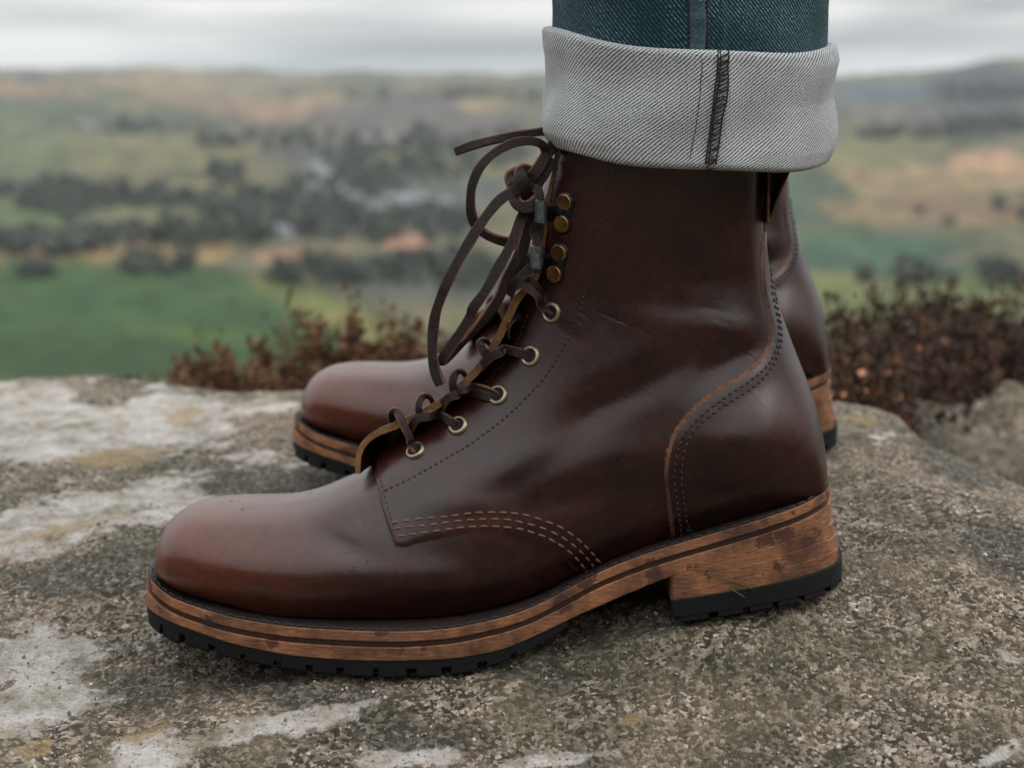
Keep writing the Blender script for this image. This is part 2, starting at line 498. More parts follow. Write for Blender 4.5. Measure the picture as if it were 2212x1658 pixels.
def rock_mat():
    m, n, l, b = mat('gritstone')
    t = N(n, 'TexCoord')
    def noise(s, d=4.0, r=0.6, off=None):
        q = N(n, 'TexNoise', Scale=s, Detail=d, Roughness=r)
        if off:
            mq = N(n, 'Mapping'); mq.inputs['Location'].default_value = off
            l.new(t.outputs['Object'], mq.inputs['Vector']); l.new(mq.outputs[0], q.inputs['Vector'])
        else: l.new(t.outputs['Object'], q.inputs['Vector'])
        return q.outputs['Fac']
    def vor(s, feat='F1'):
        q = N(n, 'TexVoronoi', Scale=s); q.feature = feat
        l.new(t.outputs['Object'], q.inputs['Vector']); return q
    v1, v2, v3 = vor(590.0), vor(280.0), vor(1500.0)
    g1 = N(n, 'SeparateColor'); l.new(v1.outputs['Color'], g1.inputs[0])
    g2 = N(n, 'SeparateColor'); l.new(v2.outputs['Color'], g2.inputs[0])
    grain = ramp(n, [(0.0, (0.016, 0.017, 0.013)), (0.26, (0.055, 0.047, 0.034)), (0.42, (0.20, 0.16, 0.115)), (0.60, (0.38, 0.315, 0.25)), (0.88, (0.72, 0.63, 0.54))])
    l.new(vmath(n, l, g1.outputs[0], vmath(n, l, noise(120.0, 5.0, 0.7), 1.35), 'MULTIPLY'), grain.inputs[0])
    c = grain.outputs[0]
    # larger grains, some pink quartz
    sel = N(n, 'MapRange'); sel.inputs['From Min'].default_value = 0.86; sel.inputs['From Max'].default_value = 0.90
    l.new(g2.outputs[1], sel.inputs['Value'])
    c = mixc(n, l, vmath(n, l, sel.outputs[0], 0.55), c, (0.34, 0.27, 0.22))
    # damp mossy / algae tint
    al = ramp(n, [(0.42, 0.0), (0.56, 1.0)]); l.new(noise(26.0, 6.0, 0.7), al.inputs[0])
    c = mixc(n, l, vmath(n, l, al.outputs[0], 0.62), c, (0.070, 0.066, 0.036))
    pk = ramp(n, [(0.45, 0.0), (0.6, 1.0)]); l.new(noise(11.0, 5.0, 0.65, (3, 1, 2)), pk.inputs[0])
    c = mixc(n, l, vmath(n, l, pk.outputs[0], 0.5), c, mixc(n, l, 0.4, grain.outputs[0], (0.46, 0.34, 0.25)))
    at_ = N(n, 'Attribute'); at_.attribute_name = 'patch'
    ps = N(n, 'SeparateColor'); l.new(at_.outputs['Color'], ps.inputs[0])
    # dark patches: growth, plus contact shadow painted in below the near boot
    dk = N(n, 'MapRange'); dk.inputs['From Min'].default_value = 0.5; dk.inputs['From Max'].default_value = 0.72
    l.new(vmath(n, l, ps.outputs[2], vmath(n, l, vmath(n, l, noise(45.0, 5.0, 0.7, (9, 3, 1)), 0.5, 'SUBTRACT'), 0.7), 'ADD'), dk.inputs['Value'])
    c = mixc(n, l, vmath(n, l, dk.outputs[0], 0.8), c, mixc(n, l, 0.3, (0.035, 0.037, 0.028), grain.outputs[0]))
    # lichen
    ln = vmath(n, l, vmath(n, l, noise(55.0, 7.0, 0.72, (1, 5, 2)), 0.5, 'SUBTRACT'), 1.25)
    lf = N(n, 'MapRange'); lf.inputs['From Min'].default_value = 0.49; lf.inputs['From Max'].default_value = 0.63
    l.new(vmath(n, l, ps.outputs[0], ln, 'ADD'), lf.inputs['Value'])
    lc = ramp(n, [(0.30, (0.13, 0.12, 0.075)), (0.40, (0.30, 0.275, 0.21)), (0.50, (0.46, 0.42, 0.385)), (0.66, (0.68, 0.65, 0.63))])
    l.new(noise(38.0, 7.0, 0.75, (4, 4, 4)), lc.inputs[0])
    spk = ramp(n, [(0.10, 0.25), (0.24, 1.0)]); l.new(vmath(n, l, g1.outputs[1], vmath(n, l, noise(300.0, 3.0), 0.3), 'ADD'), spk.inputs[0])
    lcc = mixc(n, l, 1.0, lc.outputs[0], spk.outputs[0], 'MULTIPLY')
    c = mixc(n, l, vmath(n, l, lf.outputs[0], 0.84), c, lcc)
    # ochre
    of = N(n, 'MapRange'); of.inputs['From Min'].default_value = 0.5; of.inputs['From Max'].default_value = 0.62
    l.new(vmath(n, l, ps.outputs[1], vmath(n, l, vmath(n, l, noise(80.0, 6.0, 0.7, (6, 2, 7)), 0.5, 'SUBTRACT'), 0.8), 'ADD'), of.inputs['Value'])
    c = mixc(n, l, vmath(n, l, of.outputs[0], 0.6), c, (0.30, 0.21, 0.09))
    l.new(c, b.inputs['Base Color'])
    b.inputs['Roughness'].default_value = 0.85
    b.inputs['Specular IOR Level'].default_value = 0.35
    h = vmath(n, l, vmath(n, l, g1.outputs[2], 0.9), noise(420.0, 6.0, 0.75), 'ADD')
    h = vmath(n, l, h, vmath(n, l, v1.outputs['Distance'], -0.8), 'ADD')
    h = vmath(n, l, h, vmath(n, l, noise(90.0, 5.0, 0.65), 2.2), 'ADD')
    h = vmath(n, l, h, vmath(n, l, lf.outputs[0], 0.25), 'ADD')
    bp = N(n, 'Bump', Strength=1.0, Distance=0.0017)
    l.new(h, bp.inputs['Height']); l.new(bp.outputs[0], b.inputs['Normal'])
    return m
M['rock'] = rock_mat()

def patch_attr(me, a, b_, c):
    ca = me.color_attributes.new('patch', 'FLOAT_COLOR', 'POINT')
    arr = np.stack([np.clip(.5 + .5 * a, 0, 1), np.clip(.5 + .5 * b_, 0, 1), np.clip(.5 + .5 * c, 0, 1), np.ones(len(a))], 1)
    ca.data.foreach_set('color', arr.astype(np.float32).ravel())
rock = mk('rock_ledge', rv, grid_faces(len(gx), len(gy)), M['rock'], kind='structure')
patch_attr(rock.data, L, OCH, GROWTH_SHADE)

# second boulder showing behind on the right
def boulder(name, c, r, seed, label, lich):
    nu, nv = 110, 80
    u = np.linspace(0, 2 * math.pi, nu, endpoint=False); v = np.linspace(0.001, math.pi - .001, nv)
    V, U = np.meshgrid(v, u, indexing='ij')
    x = np.sin(V) * np.cos(U); y = np.sin(V) * np.sin(U); z = np.cos(V)
    k = 1 + .16 * fbm(x * 1.7 + seed, y * 1.7 + z, 4, seed) + .02 * fbm(x * 9, y * 9 + z * 5, 3, seed + 5)
    p = np.stack([c[0] + r[0] * x * k, c[1] + r[1] * y * k, c[2] + r[2] * z * k], -1).reshape(-1, 3)
    f = grid_faces(nv, nu, close=True)
    base = np.array([c[0], c[1], c[2] - r[2]])
    o = mk(name, p, f, M['rock'], base=base, label=label, category='rock')
    o.location = base
    q1, q2 = seen(p)
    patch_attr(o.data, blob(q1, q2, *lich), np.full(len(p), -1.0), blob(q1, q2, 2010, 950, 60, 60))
    return o
boulder('boulder', at(2080, 1030, .72) + np.array([.02, 0, -.150]), (.20, .17, .20), 5, 'rounded grey boulder with a pale lichen top, behind the right side of the ledge', (2150, 935, 30, 5, 10))

# ================================================================== THE VALLEY AND HILLS
rr_ = np.concatenate([[1.2], np.geomspace(1.6, 600, 60), np.geomspace(640, 3000, 110)[0:], np.geomspace(3060, 12000, 46)])
azv = np.radians(np.linspace(-19, 19, 330))
azo = np.radians(np.concatenate([np.linspace(19.8, 340.2, 130)]))
az = np.concatenate([azv, azo])                 # azimuth from +Y towards +X, seen from the camera
AZ, RR = np.meshgrid(az, rr_, indexing='ij')
TX, TY = RR * np.sin(AZ), CAMY + RR * np.cos(AZ)
kn = np.array([(0, -.34), (1.5, -.36), (2.5, -.5), (5, -1.6), (20, -8), (100, -38), (400, -100), (650, -116), (900, -121), (1500, -124), (2500, -112), (3600, -78), (5000, -40), (6500, -8), (8000, 2), (9500, 4), (12000, -60)])
def ground_z(x, y):
    x = np.asarray(x, float); y = np.asarray(y, float)
    dy = y - CAMY; r = np.hypot(x, dy); a = np.arctan2(x, dy)
    f = np.interp(np.log(r + 1), np.log(kn[:, 0] + 1), kn[:, 1])
    back = -.40 + .32 * np.clip(r - 2.5, 0, 60) + np.clip((r - 200) / 2000, 0, 1) * 35  # unseen rise behind the camera, steepened to darken reflections in the leather
    w = 1 / (1 + np.exp((np.abs(a) - 1.25) / .12))
    z = f * w + back * (1 - w)
    d = np.degrees(a)
    lift = np.clip((r - 3000) / 3500, 0, 1)
    z = z + lift * (22 * np.exp(-((d + 15) / 6.5) ** 2) - 6 * np.exp(-((d - 9) / 3) ** 2) + 75 * np.exp(-((d - 15.0) / 1.9) ** 2) * np.clip((7400 - r) / 900, 0, 1))
    z = z + np.clip((r - 300) / 900, 0, 1) * (.004 * r) * fbm(x / 520, y / 520, 4, 51)
    z = z + .25 * np.clip((r - 6) / 60, 0, 1) * fbm(x / 9, y / 9, 3, 61)
    z = z + .03 * fbm(x * 1.1, y * 1.1, 3, 71) * np.exp(-r / 30)
    return z
TZ = ground_z(TX, TY)
tv = np.stack([TX.ravel(), TY.ravel(), TZ.ravel()], 1)
# colour of the fields, woods and moors, by bearing and dip from the ledge
bx = 1106 + FPX * np.tan(np.clip(AZ, -1.2, 1.2)).ravel()
bad = (np.cos(AZ) < 0.2).ravel()
dyv = np.maximum(tv[:, 1] - CAMY, .1)
by = 165 + (CAMZ - tv[:, 2]) / dyv * FPX
nx, ny = tv[:, 0], tv[:, 1]
nb = fbm(bx / 120, by / 50, 5, 81, .6); nb2 = fbm(bx / 50, by / 24, 4, 91, .6)
def cells(x, y, seed):
    """irregular field plots: distance to the nearest boundary and a value for each plot"""
    xi, yi = np.floor(x).astype(int), np.floor(y).astype(int); f1 = np.full(x.shape, 9.); f2 = f1.copy(); idv = np.zeros(x.shape)
    for i in (-1, 0, 1):
        for j in (-1, 0, 1):
            a, b = xi + i, yi + j
            h1 = np.abs(np.sin(a * 127.1 + b * 311.7 + seed) * 43758.5) % 1; h2 = np.abs(np.sin(a * 269.5 + b * 183.3 + seed) * 43758.5) % 1
            d = np.hypot(a + h1 - x, b + h2 - y); n_ = d < f1
            f2 = np.where(n_, f1, np.minimum(f2, d)); idv = np.where(n_, (h1 * 7 + h2 * 3) % 1, idv); f1 = np.minimum(f1, d)
    return f2 - f1, idv
plot_d, plot_v = cells(bx / 120 + .3 * nb2, by / 42 + .25 * nb, 3.0)
colr = np.stack([.135 + .05 * nb, .135 + .035 * nb, .085 + .03 * nb], 1)
FIELDS = [  # bearing, dip, half widths, tilt, colour, strength
 (300, 165, 420, 26, 2, (.24, .20, .14), .9), (60, 205, 130, 22, 5, (.26, .19, .13), .9), (420, 195, 200, 22, 5, (.25, .21, .13), .8), (120, 255, 220, 45, 4, (.10, .13, .085), .8),
 (60, 165, 90, 9, 0, (.10, .12, .13), .8), (200, 160, 90, 7, 0, (.10, .11, .12), .8),
 (560, 235, 190, 22, 5, (.29, .20, .15), .7), (720, 220, 110, 16, 3, (.30, .24, .14), .8), (250, 330, 300, 40, 2, (.19, .19, .10), .8), (60, 330, 100, 60, 0, (.12, .16, .085), .6),
 (330, 270, 120, 12, 4, (.085, .10, .095), .7), (600, 290, 180, 25, 6, (.10, .105, .10), .7), (900, 260, 240, 60, 0, (.13, .12, .12), .8), (1050, 230, 60, 14, 0, (.24, .21, .12), .8),
 (1000, 375, 80, 35, -20, (.21, .21, .10), .9), (850, 420, 260, 60, 0, (.10, .115, .11), .8), (700, 330, 120, 30, 0, (.105, .11, .11), .7),
 (120, 478, 190, 24, 10, (.10, .16, .075), .9), (450, 470, 200, 20, 4, (.17, .19, .09), .7), (420, 395, 150, 16, 3, (.18, .18, .10), .6),
 (560, 520, 160, 14, 0, (.17, .165, .10), .7), (250, 420, 250, 22, 6, (.06, .075, .065), .8), (70, 520, 200, 26, 4, (.06, .07, .055), .8), (650, 480, 260, 40, 0, (.085, .095, .085), .7),
 (190, 562, 330, 40, -4, (.27, .20, .10), 1.0), (30, 590, 150, 30, 0, (.25, .20, .11), .9), (640, 553, 100, 17, 0, (.36, .22, .15), 1.0), (880, 523, 50, 20, 0, (.38, .22, .155), 1.0),
 (950, 600, 260, 60, 0, (.095, .105, .09), .9), (1060, 575, 70, 28, 10, (.085, .14, .09), 1.0),
 (260, 690, 560, 128, 2, (.046, .096, .036), 1.3), (100, 770, 420, 50, 0, (.036, .074, .028), .9), (500, 730, 260, 20, 3, (.075, .13, .035), .6), (690, 660, 170, 34, 22, (.15, .17, .06), .9), (800, 715, 110, 28, 20, (.19, .19, .07), .9),
 (560, 640, 130, 16, 0, (.09, .14, .05), .5),
 (1950, 200, 220, 22, 0, (.075, .105, .13), 1.0), (1990, 240, 220, 26, -3, (.13, .125, .125), .9), (2120, 190, 130, 50, 0, (.05, .06, .07), 1.0), (1950, 280, 160, 16, -8, (.085, .09, .085), .9), (2140, 270, 110, 26, -8, (.055, .07, .07), 1.0),  # far blue on the right: distance haze painted into the land colour
 (1900, 320, 150, 38, -6, (.19, .19, .10), 1.0), (2160, 365, 120, 44, 8, (.40, .27, .18), 1.1), (1980, 395, 230, 36, 0, (.29, .23, .13), 1.0), (2080, 450, 190, 36, 4, (.23, .17, .11), 1.0),
 (1760, 430, 90, 60, 0, (.08, .118, .082), 1.1), (1870, 460, 120, 24, 10, (.25, .20, .11), .8), (1880, 548, 300, 44, 3, (.062, .122, .078), 1.2), (1900, 640, 380, 50, 0, (.15, .18, .075), 1.1), (2120, 560, 90, 20, 0, (.15, .13, .09), .7),
 (1950, 596, 130, 8, 2, (.06, .08, .06), .9), (1900, 750, 420, 60, 0, (.12, .14, .07), 1.0)]
for (cx, cy, rx, ry, an, c, st) in FIELDS:
    b_ = blob(bx, by, cx, cy, rx, ry, an) + .10 * nb2
    k = np.clip(b_ / .16 + .4, 0, 1) * min(st, 1)
    k = (k * k * (3 - 2 * k))[:, None]
    k[bad] = 0
    colr = colr * (1 - k) + np.array(c) * k
colr *= (1 + .22 * nb2 + .30 * (plot_v - .5))[:, None] * np.stack([1 + .12 * (plot_v - .5), np.ones(len(colr)), 1 - .1 * (plot_v - .5)], 1)
hedge = (np.clip(1 - plot_d / .13, 0, 1) * np.clip((by - 170) / 30, 0, 1) * np.clip(1.2 - blob(bx, by, 260, 690, 560, 128, 2) * 12, 0, 1) * (plot_v > .25) * .62)[:, None] * (~bad)[:, None]
colr = colr * (1 - hedge) + np.array((.04, .048, .035)) * hedge
colr *= np.array((.66, .61, .56))
hea = np.clip(1.2 - RR.ravel() / 40, 0, 1)[:, None]      # heather and peat close by
colr = colr * (1 - hea) + np.array((.055, .042, .026)) * hea
unseen_rise = bad[:, None] * (1 - hea)
colr = colr * (1 - unseen_rise) + np.array((.12, .10, .06)) * unseen_rise

def ground_mat():
    m, n, l, b = mat('valley_ground')
    a_ = N(n, 'Attribute'); a_.attribute_name = 'field'
    t = N(n, 'TexCoord')
    q = N(n, 'TexNoise', Scale=0.06, Detail=8.0, Roughness=0.7); l.new(t.outputs['Object'], q.inputs['Vector'])
    r = ramp(n, [(0.3, 0.7), (0.7, 1.3)]); l.new(q.outputs['Fac'], r.inputs[0])
    l.new(mixc(n, l, 1.0, a_.outputs['Color'], r.outputs[0], 'MULTIPLY'), b.inputs['Base Color'])
    b.inputs['Roughness'].default_value = 1.0
    b.inputs['Specular IOR Level'].default_value = 0.1
    return m
M['ground'] = ground_mat()
na, nr = AZ.shape
gf = grid_faces(na, nr)
wrap = np.arange(nr - 1)
gf = np.vstack([gf, np.stack([(na - 1) * nr + wrap, (na - 1) * nr + wrap + 1, wrap + 1, wrap], 1)])
tv = np.vstack([tv, [[0, CAMY, -.36]]])
colr = np.vstack([colr, [[.055, .042, .026]]])
ground = mk('valley_ground', tv, gf, M['ground'], kind='structure')
ca = ground.data.color_attributes.new('field', 'FLOAT_COLOR', 'POINT')
ca.data.foreach_set('color', np.hstack([np.clip(colr, .01, 1), np.ones((len(colr), 1))]).astype(np.float32).ravel())
# the small hole under the camera
cen = mk('ground_under_ledge', [(1.3 * math.sin(a), CAMY + 1.3 * math.cos(a), -.37) for a in np.linspace(0, 2 * math.pi, 40, endpoint=False)], [tuple(range(40))], M['needle'], kind='structure')

def land(px, py):
    """where the line of sight through this point of the photograph meets the land"""
    d = np.geomspace(600, 11000, 500)
    x = (px - 1106) * d / FPX; z = CAMZ - (py - 165) * d / FPX
    g = ground_z(x, CAMY + d)
    k = int(np.argmax(g >= z)) if (g >= z).any() else len(d) - 1
    return x[k], CAMY + d[k], g[k]

def foliage_mat(name, a, b2, scale=8.0):
    m, n, l, b = mat(name)
    t = N(n, 'TexCoord'); q = N(n, 'TexNoise', Scale=scale, Detail=3.0); l.new(t.outputs['Object'], q.inputs['Vector'])
    r = ramp(n, [(0.35, a), (0.65, b2)]); l.new(q.outputs['Fac'], r.inputs[0]); l.new(r.outputs[0], b.inputs['Base Color'])
    b.inputs['Roughness'].default_value = .9; b.inputs['Specular IOR Level'].default_value = 0.2
    return m
M['wood'] = foliage_mat('woodland_foliage', (.048, .062, .052), (.105, .105, .08), .2)
M['bark'] = plain('bark', (.07, .055, .045), .9)
M['stone_wall'] = foliage_mat('village_stone', (.28, .27, .29), (.45, .43, .44), .15)
M['slate'] = foliage_mat('village_slate', (.13, .14, .17), (.26, .26, .29), .15)
M['pane'] = plain('dark_window', (.03, .035, .04), .3)

def crown_pts(n, cx, cy, cz, w, h, r, leaf):
    """leaf clumps as small faces through the volume of an uneven crown"""
    vs, fs = [], []
    for k in range(n):
        d = r.normal(size=3); d /= np.linalg.norm(d)
        q = d * (r.uniform(.25, 1) ** .5) * np.array([w, w, h]) * (.75 + .35 * math.sin(3 * d[0] + 5 * d[2] + cx))
        p = np.array([cx, cy, cz]) + q
        s = leaf * r.uniform(.6, 1.3)
        a = r.normal(size=3); a /= np.linalg.norm(a)
        b = np.cross(a, r.normal(size=3)); b /= np.linalg.norm(b)
        i = len(vs)
        vs += [p + a * s, p + b * s, p - a * s, p - b * s]
        fs.append((i, i + 1, i + 2, i + 3))
    return vs, fs

WOODS = [(170, 420, 230, 26, 90), (140, 440, 60, 30, 30), (560, 430, 170, 26, 70), (490, 370, 40, 25, 22), (60, 525, 190, 22, 60), (430, 505, 190, 18, 60), (600, 470, 170, 30, 60), (330, 575, 90, 12, 12), (40, 585, 90, 10, 8),
         (750, 395, 130, 20, 50), (900, 330, 200, 60, 120), (820, 480, 200, 40, 90), (960, 590, 160, 30, 40), (620, 300, 200, 22, 50), (300, 270, 150, 10, 24), (700, 590, 120, 22, 26),
         (2140, 262, 100, 22, 60), (1960, 282, 130, 10, 40), (2120, 190, 100, 16, 50), (1950, 600, 120, 6, 9), (2150, 600, 60, 14, 12), (2100, 460, 130, 18, 5), (1000, 200, 260, 12, 60), (1120, 300, 60, 40, 30)]
vs, fs = [], []
for (cx, cy, rx, ry, n_) in WOODS:
    for k in range(n_):
        a, q = rng.uniform(0, 2 * math.pi), math.sqrt(rng.uniform())
        x, y, z = land(cx + rx * q * math.cos(a), cy + ry * q * math.sin(a) + 12)
        if y < 0: continue
        h = rng.uniform(5, 13) * (1 + y / 9000)
        v_, f_ = crown_pts(34, x, y, z + h * .55, h * .62, h * .6, rng, h * .26)
        o_ = len(vs); vs += v_; fs += [tuple(i + o_ for i in f) for f in f_]
mk('distant_woodland', np.array(vs), np.array(fs), M['wood'], kind='stuff', smooth=False, label='dark woods and hedgerows scattered across the valley', category='woodland')

def tree(px, py, h, label):
    x, y, z = land(px, py)
    root = empty('tree', (x, y, z), label, 'tree', 'single trees standing in the valley')
    n = 10; V = []; 
    for k, (zz, rad) in enumerate([(-1, h * .035), (h * .25, h * .028), (h * .6, h * .016), (h * .9, .05)]):
        for j in range(n):
            a = 2 * math.pi * j / n; V.append((rad * math.cos(a) + .1 * k, rad * math.sin(a), zz))
    F_ = grid_faces(4, n, True)
    for k in range(7):      # limbs
        a = rng.uniform(0, 6.28); z0 = h * rng.uniform(.25, .6); z1 = z0 + h * .25; l_ = h * .33
        i = len(V); d = np.array([math.cos(a), math.sin(a), 0]); p = np.array([-math.sin(a), math.cos(a), 0])
        V += [tuple(p * h * .012 + [0, 0, z0]), tuple(-p * h * .012 + [0, 0, z0]), tuple(d * l_ + [0, 0, z1]), tuple(d * l_ + [0, 0, z1 + .1])]
        F_ = np.vstack([F_, [[i, i + 1, i + 2, i + 3]]])
    mk('trunk', V, F_, M['bark'], root)
    v_, f_ = crown_pts(420, 0, 0, h * .62, h * .45, h * .42, rng, h * .09)
    mk('crown', np.array(v_), np.array(f_), M['wood'], root, smooth=False)
for a in [(498, 400, 15, 'tall dark tree rising above the left woods'), (150, 458, 13, 'broad dark tree at the left edge of the woods'), (560, 425, 14, 'dark tree beside the tall one above the hedgerow'),
          (500, 660, 4.6, 'lone shrubby tree in the bright green field'), (1855, 385, 7, 'small round tree in the tan field right of the cuff'),
          (2150, 610, 6, 'dark tree at the right end of the green field'), (740, 405, 10, 'dark tree just above the village'), (1920, 598, 4, 'dark bush on the lower edge of the right green field')]:
    tree(*a)

# village houses: one pale blurred cluster
vs, fs, mi = [], [], []
for (cx, cy, rx, ry, n_) in [(690, 385, 42, 30, 30), (735, 425, 34, 20, 16), (900, 440, 70, 15, 24), (850, 455, 40, 10, 8), (820, 300, 30, 12, 8), (190, 268, 30, 8, 6), (590, 500, 40, 12, 6)]:
    for k in range(n_):
        a, q = rng.uniform(0, 2 * math.pi), math.sqrt(rng.uniform())
        x, y, z = land(cx + rx * q * math.cos(a), cy + ry * q * math.sin(a) + 6)
        w_, d_, h_ = rng.uniform(4, 7), rng.uniform(3, 4.5), rng.uniform(4, 6); th = rng.uniform(0, 3.14)
        c, s = math.cos(th), math.sin(th)
        P = [(-w_, -d_, -1), (w_, -d_, -1), (w_, d_, -1), (-w_, d_, -1), (-w_, -d_, h_), (w_, -d_, h_), (w_, d_, h_), (-w_, d_, h_), (-w_, 0, h_ + 3), (w_, 0, h_ + 3)]
        i = len(vs)
        vs += [(x + p[0] * c - p[1] * s, y + p[0] * s + p[1] * c, z + p[2]) for p in P]
        for f, m_ in [((0, 1, 5, 4), 0), ((1, 2, 6, 5), 0), ((2, 3, 7, 6), 0), ((3, 0, 4, 7), 0), ((4, 5, 9, 8), 1), ((6, 7, 8, 9), 1), ((5, 6, 9), 0), ((7, 4, 8), 0)]:
            fs.append(tuple(i + q_ for q_ in f)); mi.append(m_)
mk('distant_village', vs, fs, [M['stone_wall'], M['slate']], idx=mi, smooth=False, kind='stuff', label='pale stone village houses clustered in the valley bottom', category='houses')

# ================================================================== BOOT GEOMETRY
BASE = np.array([0.0, 0.0, 0.0145])
outl = np.array([(-.1633, 0), (-.1625, .009), (-.1595, .0175), (-.153, .0265), (-.142, .0355), (-.122, .0445), (-.095, .0500), (-.065, .0520), (-.035, .0505), (-.005, .0455), (.025, .0395), (.055, .0372),
                 (.085, .0378), (.108, .0370), (.124, .0325), (.135, .0245), (.1405, .0140), (.1425, 0)])
OUT = crom(outl, 240); OUT[0, 1] = 0; OUT[-1, 1] = 0
OUT = resample(OUT, .0016)
def wid(x): return np.interp(x, OUT[:, 0], OUT[:, 1])
def curve_z(tr, extra=0):
    R = []
    for px, py in tr:
        w = .04
        for _ in range(12):
            x = (px - 1106) * (-CAMY - w) / FPX
            w = float(wid(np.clip(x, -.1633, .1425))) + extra
        R.append((x, CAMZ - (py - 165) * (-CAMY - w) / FPX))
    R = np.array(sorted(R))
    return R
def smooth_fn(R):
    xs = np.linspace(-.17, .152, 400); zs = np.interp(xs, R[:, 0], R[:, 1])
    k = np.hanning(31); k /= k.sum()
    # linear extension keeps the ends
    zp = np.concatenate([zs[0] - (zs[1:16][::-1] - zs[0]), zs, zs[-1] - (zs[-16:-1][::-1] - zs[-1])])
    z2 = np.convolve(zp, k, 'valid')[:400]
    return lambda x: np.interp(x, xs, z2)
def line_fn(R):
    c = np.polyfit(R[:, 0], R[:, 1], 1)
    return lambda x: np.polyval(c, x)
zT = smooth_fn(curve_z([(321, 1243), (358, 1284), (417, 1308), (504, 1334), (622, 1353), (768, 1362), (876, 1364), (978, 1357), (1081, 1335), (1139, 1317), (1198, 1288), (1271, 1247), (1315, 1226), (1386, 1199), (1457, 1176), (1547, 1150), (1654, 1118), (1726, 1093), (1773, 1068), (1791, 1049)]))
zM = smooth_fn(curve_z([(322, 1312), (358, 1337), (417, 1360), (504, 1390), (622, 1414), (768, 1426), (876, 1426), (978, 1422), (1081, 1405), (1169, 1367), (1227, 1338), (1315, 1299), (1374, 1274), (1447, 1244), (1547, 1215), (1654, 1182), (1726, 1157), (1773, 1134), (1797, 1116)]))
zR = smooth_fn(curve_z([(324, 1348), (340, 1368), (373, 1386), (446, 1406), (519, 1426), (651, 1450), (798, 1463), (900, 1464), (1000, 1456), (1081, 1432), (1169, 1392), (1227, 1350), (1450, 1250)]))
zH = line_fn(curve_z([(1447, 1308), (1618, 1262), (1726, 1230), (1807, 1203)], .002))
zB = line_fn(curve_z([(1447, 1352), (1618, 1322), (1726, 1291), (1810, 1247)], .002))

def plan(grow, x0=-1, x1=1, heelout=0.0):
    P = OUT.copy()
    t = np.gradient(P, axis=0); t /= np.linalg.norm(t, axis=1)[:, None] + 1e-12
    nrm = np.stack([-t[:, 1], t[:, 0]], 1)
    Q = P + nrm * grow
    Q[0, 1] = Q[-1, 1] = 0
    Q[0, 0] = P[0, 0] - grow; Q[-1, 0] = P[-1, 0] + grow
    Q[:, 0] += heelout * np.clip((Q[:, 0] - .09) / .05, 0, 1)
    k = (Q[:, 0] >= x0) & (Q[:, 0] <= x1)
    Q = Q[k]
    if x0 > -1:
        Q = np.vstack([[x0, 0], [x0, Q[0, 1] * .5], [x0, Q[0, 1] - .001], [x0 + .0006, Q[0, 1]], Q])
    if x1 < 1:
        Q = np.vstack([Q, [x1, Q[-1, 1] - .001], [x1, 0]])
    return Q

def layer(name, zt, zb, grow, m, parent, x0=-1, x1=1, heelout=0.0, bev=.0002, top=None, **kw):
    """one layer of the sole: a flat-walled slab with crisp edges following the outline"""
    V = []; n = 0
    spec = [(grow - bev, 0, 0), (grow, 0, bev), (grow, 0, 2.5 * bev), (grow, 1, -2.5 * bev), (grow, 1, -bev), (grow - bev, 1, 0)]
    for g, s_, o_ in spec + [spec[0], spec[-1]]:
        P = plan(g, x0, x1, heelout)
        n = len(P)
        zz = (zt(P[:, 0]) if s_ == 0 else zb(P[:, 0])) - o_
        V += [(P[i, 0], -P[i, 1], zz[i]) for i in range(n)] + [(P[i, 0], P[i, 1], zz[i]) for i in range(n)]
    F_ = []; idx = []
    for r in range(5):
        a, b = r * 2 * n, (r + 1) * 2 * n
        for i in range(n - 1):
            F_.append((a + i, a + i + 1, b + i + 1, b + i))
            F_.append((a + n + i + 1, a + n + i, b + n + i, b + n + i + 1))
    for c, fl in ((12 * n, 1), (14 * n, 0)):
        for i in range(n - 1):
            q = (c + i, c + i + 1, c + n + i + 1, c + n + i)
            if len(idx) < len(F_): idx += [0] * (len(F_) - len(idx))
            F_.append(q[::-1] if fl else q); idx.append(1 if fl and top else 0)
    return mk(name, V, F_, [m, top] if top else m, parent, idx=idx if top else None, base=BASE, smooth=True, **kw)

